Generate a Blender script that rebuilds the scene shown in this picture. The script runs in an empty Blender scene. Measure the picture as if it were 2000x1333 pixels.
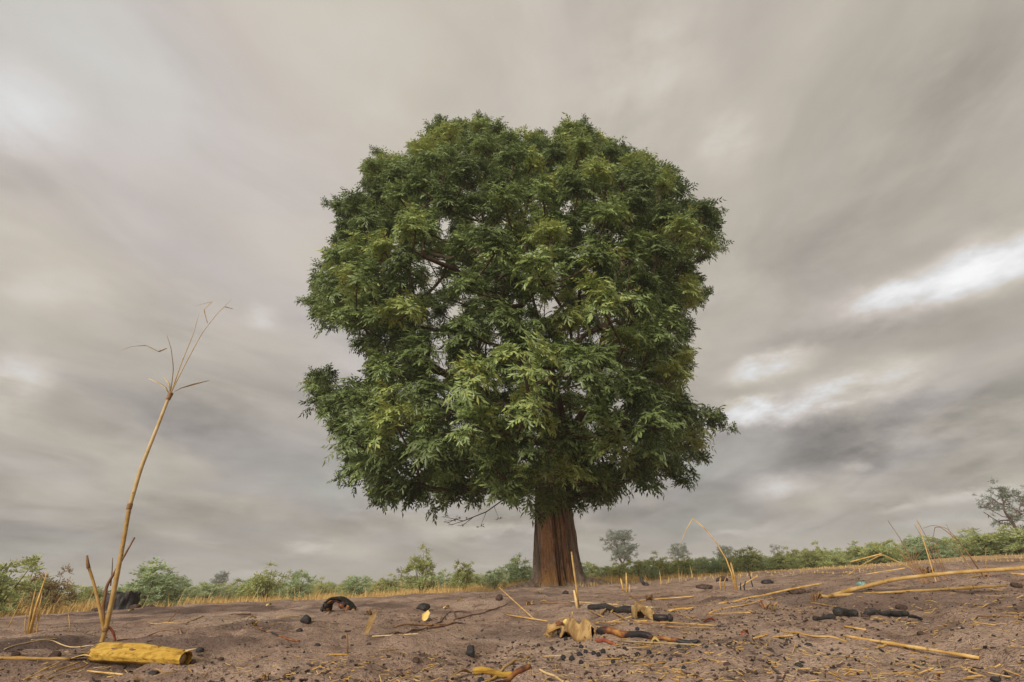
import bpy, math, random
import numpy as np
from mathutils import Vector, Matrix, Euler

random.seed(7)
rng = np.random.default_rng(7)
R = math.radians
scene = bpy.context.scene
COL = scene.collection

# ------------------------------------------------------------------ camera
HC = 0.15                       # camera height over the near soil (m)
PITCH, ROLL, FPX = R(27.0), R(-2.5), 900.0
CAMROT = Matrix.Rotation(R(90) + PITCH, 3, 'X') @ Matrix.Rotation(ROLL, 3, 'Z')
cd = bpy.data.cameras.new('camera')
cam = bpy.data.objects.new('camera', cd)
COL.objects.link(cam)
cam.matrix_world = Matrix.Translation((0, 0, HC)) @ CAMROT.to_4x4()
cd.sensor_width = 36.0
cd.lens = 36.0 * FPX / 2000.0
cd.clip_start, cd.clip_end = 0.02, 5000
scene.camera = cam
CM = np.array(CAMROT)


def pdir(px, py):
    v = CM @ np.array([(px - 1000) / FPX, -(py - 666.5) / FPX, -1.0])
    return v / np.linalg.norm(v)


def project(P):
    q = (np.asarray(P) - np.array([0, 0, HC])) @ CM
    return 1000 + FPX * q[..., 0] / -q[..., 2], 666.5 - FPX * q[..., 1] / -q[..., 2], -q[..., 2]


# ------------------------------------------------------------------ view, sun, sky
scene.view_settings.view_transform = 'Standard'
scene.view_settings.look = 'None'
scene.view_settings.exposure = 1.25
scene.view_settings.gamma = 1.0
scene.view_settings.use_curve_mapping = False
scene.render.engine = 'CYCLES'
scene.cycles.max_bounces = 6
scene.cycles.transparent_max_bounces = 8
scene.cycles.use_denoising = True

SUN = Vector((-0.45, -0.88, 0.52)).normalized()
sl = bpy.data.lights.new('sun', 'SUN')
sl.energy, sl.angle, sl.color = 1.5, R(16), (1.0, 0.94, 0.85)
so = bpy.data.objects.new('sun', sl)
COL.objects.link(so)
so.rotation_euler = SUN.to_track_quat('Z', 'Y').to_euler()
so.location = (-6, -8, 12)

world = bpy.data.worlds.new('World')
scene.world = world
world.use_nodes = True
NT = world.node_tree
NT.nodes.clear()


class G:
    """tiny node-graph writer"""
    def __init__(s, nt): s.nt = nt

    def n(s, t, **kw):
        nd = s.nt.nodes.new(t)
        for k, v in kw.items():
            setattr(nd, k, v)
        return nd

    def put(s, sock, v):
        if isinstance(v, bpy.types.NodeSocket):
            s.nt.links.new(v, sock)
        elif v is not None:
            if hasattr(sock, 'default_value'):
                try:
                    sock.default_value = v
                except Exception:
                    sock.default_value = (*v, 1.0) if len(v) == 3 else v
        return sock

    def m(s, op, a, b=None, c=None, clamp=False):
        nd = s.n('ShaderNodeMath', operation=op)
        nd.use_clamp = clamp
        for i, v in enumerate((a, b, c)):
            if v is not None: s.put(nd.inputs[i], v)
        return nd.outputs[0]

    def v(s, op, a, b=None, scale=None):
        nd = s.n('ShaderNodeVectorMath', operation=op)
        s.put(nd.inputs[0], a)
        if b is not None: s.put(nd.inputs[1], b)
        if scale is not None: s.put(nd.inputs['Scale'], scale)
        return nd.outputs['Value'] if op in ('DOT_PRODUCT', 'LENGTH') else nd.outputs[0]

    def map(s, vec, loc=(0, 0, 0), rot=(0, 0, 0), sc=(1, 1, 1), typ='POINT'):
        nd = s.n('ShaderNodeMapping', vector_type=typ)
        s.put(nd.inputs[0], vec)
        nd.inputs['Location'].default_value = loc
        nd.inputs['Rotation'].default_value = rot
        nd.inputs['Scale'].default_value = sc
        return nd.outputs[0]

    def noise(s, vec, scale, detail=4, rough=0.55, dist=0.0, col=False):
        nd = s.n('ShaderNodeTexNoise')
        s.put(nd.inputs['Vector'], vec)
        nd.inputs['Scale'].default_value = scale
        nd.inputs['Detail'].default_value = detail
        nd.inputs['Roughness'].default_value = rough
        nd.inputs['Distortion'].default_value = dist
        return nd.outputs['Color'] if col else nd.outputs[0]

    def ramp(s, f, stops, interp='LINEAR'):
        nd = s.n('ShaderNodeValToRGB')
        cr = nd.color_ramp
        cr.interpolation = interp
        while len(cr.elements) < len(stops): cr.elements.new(0.5)
        for e, (p, c) in zip(cr.elements, stops):
            e.position = p
            e.color = (*c, 1) if not isinstance(c, (int, float)) else (c, c, c, 1)
        s.put(nd.inputs[0], f)
        return nd.outputs[0]

    def mix(s, f, a, b, typ='MIX'):
        nd = s.n('ShaderNodeMix', data_type='RGBA', blend_type=typ)
        s.put(nd.inputs[0], f)
        s.put(nd.inputs[6], a if isinstance(a, bpy.types.NodeSocket) else (*a, 1))
        s.put(nd.inputs[7], b if isinstance(b, bpy.types.NodeSocket) else (*b, 1))
        return nd.outputs[2]

    def rng(s, f, a, b, c=0.0, d=1.0):
        nd = s.n('ShaderNodeMapRange')
        nd.interpolation_type = 'SMOOTHSTEP'
        s.put(nd.inputs[0], f)
        for i, v in enumerate((a, b, c, d)): nd.inputs[i + 1].default_value = v
        return nd.outputs[0]


g = G(NT)
tc = g.n('ShaderNodeTexCoord').outputs['Generated']
sky = g.n('ShaderNodeTexSky', sky_type='NISHITA')
sky.sun_disc = False
sky.sun_elevation = math.asin(SUN.z)
sky.sun_rotation = math.atan2(SUN.x, SUN.y)
sky.air_density, sky.dust_density = 1.0, 3.0
sep = g.n('ShaderNodeSeparateXYZ'); g.put(sep.inputs[0], tc)
zc = g.m('MAXIMUM', sep.outputs[2], 0.0)
den = g.m('ADD', zc, 0.16)
cmb = g.n('ShaderNodeCombineXYZ')
g.put(cmb.inputs[0], g.m('DIVIDE', sep.outputs[0], den))
g.put(cmb.inputs[1], g.m('DIVIDE', sep.outputs[1], den))
plane = cmb.outputs[0]
WIND = -R(17)                    # streets of cloud run towards this azimuth
pw = g.map(plane, rot=(0, 0, -WIND), sc=(1, 1, 1))
warp = g.v('SCALE', g.v('SUBTRACT', g.noise(pw, 0.9, 2, 0.5, col=True), (0.5, 0.5, 0.5)), scale=0.9)
pw2 = g.v('ADD', pw, warp)
streak = g.noise(g.map(pw2, sc=(1.0, 0.38, 1)), 1.5, 6, 0.58)
broad = g.noise(g.map(pw2, loc=(3.1, 1.7, 0), sc=(1.0, 0.6, 1)), 0.42, 2, 0.5)
puff = g.noise(g.map(tc, sc=(1, 1, 3.2)), 5.0, 6, 0.58)
# brightness of the cloud deck by elevation
base = g.ramp(zc, [(0.0, 0.385), (0.10, 0.36), (0.3, 0.40), (0.55, 0.455), (0.85, 0.485)])
L = g.m('MULTIPLY_ADD', g.m('SUBTRACT', streak, 0.5), 0.36, base)
L = g.m('MULTIPLY_ADD', g.m('SUBTRACT', broad, 0.5), 0.30, L)
s2 = g.noise(g.map(pw2, loc=(5.3, .4, 0), sc=(1.0, 0.42, 1)), 2.3, 7, 0.6)
L = g.m('MULTIPLY_ADD', g.m('SUBTRACT', g.rng(s2, 0.43, 0.60), 0.45), 0.055, L)
low = g.rng(zc, 0.0, 0.38, 1.0, 0.18)
L = g.m('MULTIPLY_ADD', g.m('MULTIPLY', g.m('SUBTRACT', g.rng(puff, 0.36, 0.66), 0.45), low), 0.12, L)
# gaps and heavy rolls of the deck: (x0,y0, x1,y1, width, amount)
dw = g.v('ADD', tc, g.v('SCALE', g.v('SUBTRACT', g.noise(g.map(tc, sc=(1, 1, 1.6)), 5.5, 6, 0.64, col=True), (0.5, 0.5, 0.5)), scale=0.085))
ROLLS = [
    (1360, 822, 1620, 785, 24, .34), (1560, 788, 1800, 722, 42, .22), (1420, 742, 1580, 692, 24, .26),
    (1640, 610, 1830, 555, 34, .24), (1790, 575, 2060, 455, 50, .30), (1460, 960, 1590, 945, 22, .16),
    (1640, 912, 1690, 905, 12, .12), (1690, 1005, 1990, 955, 9, .13), (1760, 1035, 2010, 1015, 10, .12),
    (1380, 1035, 1520, 1022, 8, .14), (860, 1045, 1060, 1030, 12, .16), (560, 1062, 650, 1058, 12, .18),
    (430, 1130, 580, 1128, 14, .26), (850, 1115, 1180, 1098, 10, .22), (1240, 1095, 1420, 1090, 10, .12),
    (-30, 150, 130, 300, 90, .10), (-40, 745, 120, 745, 60, .17), (20, 560, 190, 552, 40, .07),
    (480, 625, 545, 625, 22, .09), (1395, 230, 1440, 330, 60, .10), (1180, 60, 1330, 230, 130, .07),
    (1500, 900, 2080, 800, 62, -.13), (1640, 985, 2050, 905, 34, -.10), (1490, 560, 1800, 380, 90, -.05),
    (1720, 300, 2050, 60, 150, -.06), (150, 850, 620, 800, 70, -.07), (0, 1050, 420, 1035, 60, -.07), (230, 560, 420, 640, 80, -.04), (1420, 690, 1900, 600, 22, -.05), (1500, 840, 1900, 770, 26, -.07),
    (250, 330, 480, 500, 120, -.02), (1600, 700, 2000, 620, 50, -.05), (1180, 985, 1420, 955, 40, -.03),
]
rag = g.rng(g.noise(g.map(tc, sc=(1, 1, 2.4)), 7.0, 6, 0.62), 0.28, 0.66, 0.35, 1.45)
for x0, y0, x1, y1, w, amt in ROLLS:
    d0 = Vector(pdir((x0 + x1) / 2, (y0 + y1) / 2))
    a = (Vector(pdir(x1, y1)) - Vector(pdir(x0, y0)))
    ln = a.length * 0.5
    wid = (Vector(pdir((x0 + x1) / 2, (y0 + y1) / 2 + w)) - d0).length
    a = (a - d0 * a.dot(d0)).normalized()
    b = d0.cross(a)
    rot = Matrix((a, b, d0)).transposed().to_euler()
    q = g.map(dw, loc=d0, rot=rot, sc=(ln, wid, 0.5), typ='TEXTURE')
    e = g.m('MULTIPLY', g.m('EXPONENT', g.m('MULTIPLY', g.m('POWER', g.v('DOT_PRODUCT', q, q), 1.3), -1.0)), rag)
    L = g.m('MULTIPLY_ADD', e, amt * 1.25, L)
hue = g.noise(g.map(pw2, loc=(7, 2, 0), sc=(1, 0.6, 1)), 0.75, 3, 0.5)
tint = g.ramp(hue, [(0.28, (1.00, 1.01, 0.925)), (0.44, (1.085, 0.99, 0.935)), (0.56, (1.10, 1.0, 0.85)), (0.72, (1.09, 0.985, 0.92))])
bright = g.rng(L, 0.50, 0.75)
tint = g.mix(bright, tint, (1.0, 1.0, 1.0))
cl = g.n('ShaderNodeVectorMath', operation='SCALE')
g.put(cl.inputs[0], tint); g.put(cl.inputs['Scale'], g.m('MULTIPLY', L, 8.9))
mixed = g.mix(0.96, sky.outputs[0], cl.outputs[0])
bg = g.n('ShaderNodeBackground')
g.put(bg.inputs[0], mixed)
bg.inputs[1].default_value = 0.05
out = g.n('ShaderNodeOutputWorld')
NT.links.new(bg.outputs[0], out.inputs[0])


# ------------------------------------------------------------------ numeric noise + terrain
def hash2(ix, iy, seed):
    h = (ix * 374761393 + iy * 668265263 + seed * 974634777) & 0xffffffff
    h = ((h ^ (h >> 13)) * 1274126177) & 0xffffffff
    return ((h ^ (h >> 16)) & 0xffffff) / float(0xffffff)


def vnoise(x, y, seed=0):
    x = np.asarray(x, float); y = np.asarray(y, float)
    ix = np.floor(x).astype(np.int64); iy = np.floor(y).astype(np.int64)
    fx = x - ix; fy = y - iy
    fx = fx * fx * fx * (fx * (fx * 6 - 15) + 10); fy = fy * fy * fy * (fy * (fy * 6 - 15) + 10)
    a = hash2(ix, iy, seed); b = hash2(ix + 1, iy, seed); c = hash2(ix, iy + 1, seed); d = hash2(ix + 1, iy + 1, seed)
    return (a + (b - a) * fx) * (1 - fy) + (c + (d - c) * fx) * fy - 0.5


def sstep(a, b, x):
    t = np.clip((x - a) / (b - a), 0, 1)
    return t * t * (3 - 2 * t)


def table(pts):
    az, el = [], []
    for p in pts:
        d = pdir(*p); az.append(math.atan2(d[0], d[1])); el.append(d[2] / math.hypot(d[0], d[1]))
    return np.array(az), np.array(el)


E14 = table([(0, 1209), (450, 1194), (700, 1183), (900, 1168), (1040, 1162), (1200, 1154), (1350, 1136), (1600, 1116), (1800, 1106), (2000, 1096)])
B24 = table([(0, 1192), (300, 1180), (590, 1171), (825, 1158), (1000, 1142), (1210, 1132), (1420, 1122), (1700, 1104), (1900, 1087), (2000, 1083)])


def terrain(x, y, detail=True):
    x = np.asarray(x, float); y = np.asarray(y, float)
    r = np.hypot(x, y) + 1e-6
    az = np.arctan2(x, y)
    front = sstep(2.6, 1.7, np.abs(az))
    e1 = np.interp(az, *E14) * front - 0.02 * (1 - front)
    e2 = np.interp(az, *B24) * front - 0.02 * (1 - front)
    near = 0.030 * np.log1p(np.exp((x - 0.5) * 4)) / 4 * np.exp(-(r / 9) ** 2)
    z14 = HC + 14 * e1
    z24 = HC + np.minimum(r, 36) * e2
    z = near + (HC + np.minimum(r, 14) * e1 - near) * sstep(3.0, 11.5, r)
    z = z + (z24 - z) * sstep(14.5, 24, r)
    z = z + .13 * np.exp(-((x - 1.10) ** 2 + (y - 10.95) ** 2) / 1.7 ** 2)      # soil heaped round the big roots
    if detail:
        k = np.exp(-(r / 25) ** 2)
        z = z + 0.060 * vnoise(x / 0.9, y / 0.9, 1) * k * sstep(0.5, 2, r)
        z = z + 0.042 * vnoise(x / 0.31, y / 0.31, 2) * k
        z = z + 0.024 * vnoise(x / 0.11, y / 0.11, 3) * np.exp(-(r / 12) ** 2)
        kk = np.exp(-(r / 5) ** 2)
        z = z + 0.012 * vnoise(x / 0.037, y / 0.037, 4) * kk
        z = z + 0.0042 * vnoise(x / 0.014, y / 0.014, 5) * np.exp(-(r / 2.5) ** 2)
        # small crumbs
        c = vnoise(x / 0.05 + 9, y / 0.05 + 4, 6)
        z = z + 0.010 * np.clip(c - 0.27, 0, 1) * kk
        # far beyond the field: gentle swells
        z = z + 0.5 * vnoise(x / 60, y / 60, 8) * sstep(45, 90, r)
    return z


def hit(px, py):
    """where the ray of a photo pixel meets the soil"""
    d = pdir(px, py)
    t = np.concatenate([np.linspace(0.3, 6, 1200), np.geomspace(6, 200, 1500)])
    P = np.array([0, 0, HC]) + t[:, None] * d
    h = P[:, 2] - terrain(P[:, 0], P[:, 1])
    i = np.argmax(h < 0)
    if h[i] >= 0:
        i = np.argmin(h)
    return P[i]


def at_r(px, py, r):
    """point on a pixel's ray at horizontal distance r"""
    d = pdir(px, py)
    return np.array([0, 0, HC]) + d * (r / math.hypot(d[0], d[1]))


def gz(x, y):
    return float(terrain(x, y))


# ------------------------------------------------------------------ materials
def mat(name, build, rough=0.8, spec=0.3):
    m = bpy.data.materials.new(name)
    m.use_nodes = True
    nt = m.node_tree
    b = nt.nodes['Principled BSDF']
    b.inputs['Roughness'].default_value = rough
    b.inputs['Specular IOR Level'].default_value = spec
    build(G(nt), b, nt)
    return m


def bump(g, b, h, strength=0.5, dist=0.01):
    n = g.n('ShaderNodeBump')
    n.inputs['Strength'].default_value = strength
    n.inputs['Distance'].default_value = dist
    g.put(n.inputs['Height'], h)
    g.nt.links.new(n.outputs[0], b.inputs['Normal'])


def obj_co(g): return g.n('ShaderNodeTexCoord').outputs['Object']
def orand(g): return g.n('ShaderNodeObjectInfo').outputs['Random']
def attr(g, name): return g.n('ShaderNodeAttribute', attribute_name=name).outputs['Fac']


def m_ground(g, b, nt):
    P = g.n('ShaderNodeNewGeometry').outputs['Position']
    n1 = g.noise(P, 1.1, 5, 0.6); n2 = g.noise(P, 9.0, 5, 0.62); n3 = g.noise(P, 95, 4, 0.65); n4 = g.noise(P, 330, 2, 0.6)
    c = g.ramp(n1, [(0.32, (.27, .178, .13)), (0.52, (.45, .312, .228)), (0.70, (.58, .435, .335))])
    c = g.mix(g.rng(n2, 0.46, 0.70, 0, 0.75), c, (.15, .09, .062))
    c = g.mix(g.rng(n3, 0.52, 0.68, 0, 0.75), c, (.085, .056, .045))
    c = g.mix(g.rng(g.noise(P, 180, 3, .7), 0.54, 0.66, 0, 0.8), c, (.06, .042, .034))
    c = g.mix(g.rng(n4, 0.60, 0.72, 0, 0.8), c, (.52, .43, .34))
    yel = g.mix(g.noise(P, 3.0, 4), (.46, .27, .085), (.50, .34, .15))
    gr = attr(g, 'grassy')
    c = g.mix(g.m('MULTIPLY', gr, g.rng(n2, 0.30, 0.5, 0.6, 1.0)), c, yel)
    c = g.mix(attr(g, 'ash'), c, g.mix(n2, (.075, .05, .045), (.14, .095, .08)))
    nt.links.new(c, b.inputs['Base Color'])
    h = g.m('ADD', g.m('MULTIPLY', n3, 1.0), g.m('MULTIPLY', n4, 0.5))
    bump(g, b, h, 1.0, 0.010)


def m_straw(c1, c2, dark=(.10, .05, .02), dk=0.35):
    def f(g, b, nt):
        o = obj_co(g)
        n = g.noise(g.map(o, sc=(1, 1, 1)), 26, 4, 0.6)
        c = g.mix(g.rng(n, .35, .7), c1, c2)
        n2 = g.noise(o, 70, 3, 0.65)
        c = g.mix(g.rng(n2, .60, .70, 0, dk * 2), c, dark)
        hs = g.n('ShaderNodeHueSaturation')
        g.put(hs.inputs['Value'], g.m('MULTIPLY_ADD', orand(g), 0.5, 0.75)); g.put(hs.inputs['Color'], c)
        nt.links.new(hs.outputs[0], b.inputs['Base Color'])
        bump(g, b, g.noise(g.map(o, sc=(1, 1, .2)), 240, 3), 0.35, 0.002)
    return f


def m_char(g, b, nt):
    o = obj_co(g)
    n = g.noise(o, 60, 4, .65)
    c = g.ramp(n, [(.35, (.012, .010, .009)), (.55, (.028, .023, .021)), (.72, (.11, .07, .048))])
    nt.links.new(c, b.inputs['Base Color'])
    bump(g, b, g.noise(o, 130, 4, .7), .9, .004)


def m_burnt(g, b, nt):            # half-burnt cane: ochre to red-brown to black
    o = obj_co(g)
    n = g.noise(o, 14, 4, .6)
    c = g.ramp(n, [(.36, (.42, .22, .05)), (.46, (.20, .065, .022)), (.54, (.02, .016, .016)), (.8, (.03, .028, .032))])
    nt.links.new(c, b.inputs['Base Color'])
    bump(g, b, g.noise(o, 140, 3), .5, .003)


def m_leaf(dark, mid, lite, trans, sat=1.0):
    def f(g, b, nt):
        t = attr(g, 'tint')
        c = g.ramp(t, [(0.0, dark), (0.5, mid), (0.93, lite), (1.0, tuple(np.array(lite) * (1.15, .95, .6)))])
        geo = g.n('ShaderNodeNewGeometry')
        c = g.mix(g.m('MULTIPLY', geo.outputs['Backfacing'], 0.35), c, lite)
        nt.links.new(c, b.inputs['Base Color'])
        tr = g.n('ShaderNodeBsdfTranslucent')
        g.put(tr.inputs[0], g.mix(0.5, c, lite))
        ms = g.n('ShaderNodeMixShader')
        ms.inputs[0].default_value = trans
        nt.links.new(b.outputs[0], ms.inputs[1]); nt.links.new(tr.outputs[0], ms.inputs[2])
        nt.links.new(ms.outputs[0], nt.nodes['Material Output'].inputs[0])
    return f


def m_bark(g, b, nt):
    o = obj_co(g)
    v = g.map(o, sc=(1, 1, .13))
    n1 = g.noise(v, 9, 5, .6); n2 = g.noise(v, 38, 5, .65); n3 = g.noise(o, 2.3, 4, .6)
    c = g.ramp(n1, [(.32, (.20, .14, .10)), (.5, (.44, .32, .235)), (.72, (.60, .47, .37))])
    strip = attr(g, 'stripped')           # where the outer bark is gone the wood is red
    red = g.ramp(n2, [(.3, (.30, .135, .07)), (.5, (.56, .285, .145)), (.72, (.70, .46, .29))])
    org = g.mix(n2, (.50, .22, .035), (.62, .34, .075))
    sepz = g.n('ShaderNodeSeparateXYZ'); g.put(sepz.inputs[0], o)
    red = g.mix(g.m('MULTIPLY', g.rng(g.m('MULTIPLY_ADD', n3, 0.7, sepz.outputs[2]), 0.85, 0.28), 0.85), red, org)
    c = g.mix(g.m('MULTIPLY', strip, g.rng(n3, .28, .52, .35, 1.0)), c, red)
    c = g.mix(g.rng(g.noise(o, 34, 3, .6), .60, .68, 0, .75), c, (.03, .02, .016))
    nt.links.new(c, b.inputs['Base Color'])
    bump(g, b, g.m('ADD', g.m('ADD', n2, g.m('MULTIPLY', g.noise(v, 120, 4, .7), .7)), g.m('MULTIPLY', g.noise(o, 60, 4), .8)), 1.0, .035)


def m_branch(g, b, nt):
    o = obj_co(g)
    n = g.noise(g.map(o, sc=(1, 1, .3)), 14, 4, .6)
    nt.links.new(g.ramp(n, [(.3, (.050, .033, .020)), (.7, (.12, .078, .046))]), b.inputs['Base Color'])
    bump(g, b, g.noise(o, 60, 3), .5, .01)


def plain(c1, c2, sc=30, bs=.4):
    def f(g, b, nt):
        o = obj_co(g)
        n = g.noise(o, sc, 4, .6)
        nt.links.new(g.mix(g.rng(n, .32, .68), c1, c2), b.inputs['Base Color'])
        bump(g, b, g.noise(o, sc * 4, 3), bs, .002)
    return f


def m_cane(g, b, nt):
    o = obj_co(g)
    st = g.noise(g.map(o, sc=(2.2, 60, 60)), 2.0, 5, .65)
    c = g.ramp(st, [(.34, (.24, .125, .022)), (.48, (.46, .27, .04)), (.66, (.58, .38, .085))])
    c = g.mix(g.rng(g.noise(g.map(o, sc=(.6, 1.4, 1.4)), 42, 4, .65), .61, .67, 0, .85), c, (.055, .03, .012))
    sz = g.n('ShaderNodeSeparateXYZ'); g.put(sz.inputs[0], o)
    soil = g.rng(g.m('ADD', sz.outputs[2], g.m('MULTIPLY', g.noise(o, 60, 4), .022)), .006, .022, .85, 0)
    c = g.mix(soil, c, (.12, .07, .04))
    nt.links.new(c, b.inputs['Base Color'])
    bump(g, b, st, .8, .004)


M = dict(
    ground=mat('burnt_sandy_soil', m_ground, .95, .15),
    straw=mat('dry_straw', m_straw((.42, .235, .055), (.60, .40, .16)), .55, .35),
    pale=mat('pale_straw', m_straw((.52, .36, .16), (.66, .50, .27)), .6, .3),
    brown=mat('brown_stalk', m_straw((.22, .105, .045), (.40, .24, .11)), .65, .3),
    cane=mat('yellow_cane', m_cane, .7, .2),
    char=mat('charcoal', m_char, .6, .5),
    burnt=mat('half_burnt_cane', m_burnt, .5, .4),
    leafdry=mat('dry_leaf', m_straw((.22, .125, .045), (.45, .295, .125), (.07, .035, .016), .55), .7, .25),
    leafyel=mat('yellow_leaf', m_straw((.56, .37, .09), (.72, .55, .22), (.22, .11, .03), .35), .6, .3),
    leafred=mat('rust_red_leaf', plain((.22, .045, .025), (.34, .10, .05), 60), .55, .3),
    pellet=mat('dark_dung', plain((.012, .012, .015), (.035, .031, .035), 160, .7), .6, .4),
    clod=mat('scorched_clod', plain((.05, .034, .028), (.13, .085, .065), 60, .8), .95, .1),
    plastic=mat('turquoise_plastic', plain((.09, .20, .17), (.20, .32, .28), 40), .4, .4),
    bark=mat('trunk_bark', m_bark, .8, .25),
    branch=mat('branch_bark', m_branch, .85, .2),
    twig=mat('dead_twig', plain((.10, .055, .035), (.20, .115, .075), 40), .8, .2),
    leaf=mat('tree_leaf', m_leaf((.011, .030, .006), (.060, .114, .026), (.40, .49, .18), .30), .40, .5),
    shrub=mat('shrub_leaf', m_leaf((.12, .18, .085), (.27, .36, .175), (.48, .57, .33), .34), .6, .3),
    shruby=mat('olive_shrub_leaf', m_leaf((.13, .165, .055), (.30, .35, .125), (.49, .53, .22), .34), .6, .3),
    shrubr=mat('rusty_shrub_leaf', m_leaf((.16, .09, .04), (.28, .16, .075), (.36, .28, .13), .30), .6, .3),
    farleaf=mat('far_leaf', m_leaf((.13, .16, .12), (.21, .25, .19), (.32, .36, .28), .30), .7, .2),
    grass=mat('dry_grass', m_leaf((.44, .26, .075), (.62, .41, .14), (.74, .56, .26), .25), .7, .2),
)


# ------------------------------------------------------------------ object helpers
def mesh(name, V, F, m, parent=None, smooth=True, attrs=None, mats=None, fmat=None):
    me = bpy.data.meshes.new(name)
    V = np.asarray(V, float)
    if isinstance(F, np.ndarray):
        k = F.shape[1]; nf = len(F)
        me.vertices.add(len(V)); me.vertices.foreach_set('co', V.astype(np.float32).ravel())
        me.loops.add(nf * k); me.loops.foreach_set('vertex_index', F.astype(np.int32).ravel())
        me.polygons.add(nf); me.polygons.foreach_set('loop_start', np.arange(0, nf * k, k, dtype=np.int32))
        me.polygons.foreach_set('loop_total', np.full(nf, k, np.int32))
        me.update(calc_edges=True)
    else:
        me.from_pydata([tuple(v) for v in V], [], F)
        me.update()
    if smooth:
        me.polygons.foreach_set('use_smooth', np.ones(len(me.polygons), bool))
    for k, a in (attrs or {}).items():
        at = me.attributes.new(k, 'FLOAT', 'POINT')
        at.data.foreach_set('value', np.asarray(a, np.float32))
    for mm in (mats or [m]):
        me.materials.append(mm if not isinstance(mm, str) else M[mm])
    if fmat is not None:
        me.polygons.foreach_set('material_index', np.asarray(fmat, np.int32))
    return me


def obj(name, me, parent=None, loc=None):
    o = bpy.data.objects.new(name, me)
    COL.objects.link(o)
    if parent is not None: o.parent = parent
    if loc is not None: o.location = loc
    return o


def tag(o, label=None, cat=None, group=None, kind=None):
    if label: o['label'] = label
    if cat: o['category'] = cat
    if group: o['group'] = group
    if kind: o['kind'] = kind
    return o


def empty(name, loc=(0, 0, 0)):
    o = bpy.data.objects.new(name, None)
    o.empty_display_size = 0.1
    COL.objects.link(o)
    o.location = loc
    return o


def tube(pts, rad, seg=8, cap=True, ridge=None):
    """tapered tube through points -> verts, faces"""
    P = np.asarray(pts, float); n = len(P)
    rad = np.broadcast_to(np.asarray(rad, float), (n,))
    T = np.gradient(P, axis=0); T /= np.linalg.norm(T, axis=1)[:, None] + 1e-12
    up = np.array([0, 0, 1.0]) if abs(T[0][2]) < .9 else np.array([0, 1.0, 0])
    u = np.cross(T[0], up); u /= np.linalg.norm(u)
    V = []
    a = np.arange(seg) * 2 * math.pi / seg
    for i in range(n):
        u = u - T[i] * u.dot(T[i]); u /= np.linalg.norm(u)
        w = np.cross(T[i], u)
        rr = rad[i] * (1 if ridge is None else ridge(a, i))
        V.append(P[i] + (np.cos(a) * rr)[:, None] * u + (np.sin(a) * rr)[:, None] * w)
    V = np.concatenate(V)
    F = []
    for i in range(n - 1):
        for j in range(seg):
            k = (j + 1) % seg
            F.append((i * seg + j, i * seg + k, (i + 1) * seg + k, (i + 1) * seg + j))
    if cap:
        F.append(tuple(range(seg - 1, -1, -1))); F.append(tuple(range((n - 1) * seg, n * seg)))
    return V, F


def join(parts):
    V, F, o = [], [], 0
    for v, f in parts:
        V.append(v); F += [tuple(i + o for i in q) for q in f]; o += len(v)
    return np.concatenate(V), F


def centred(V):
    c = np.array([(V[:, 0].min() + V[:, 0].max()) / 2, (V[:, 1].min() + V[:, 1].max()) / 2, V[:, 2].min()])
    return V - c, c


def put(name, V, F, m, label=None, cat=None, group=None, smooth=True, parent=None, **kw):
    """one mesh, origin at its own base"""
    if parent is None:
        V, c = centred(V)
    else:
        c = None; V = V - np.array(parent.location)
    o = obj(name, mesh(name, V, F, m, smooth=smooth, **kw), parent, c)
    return tag(o, label, cat, group)


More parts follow.
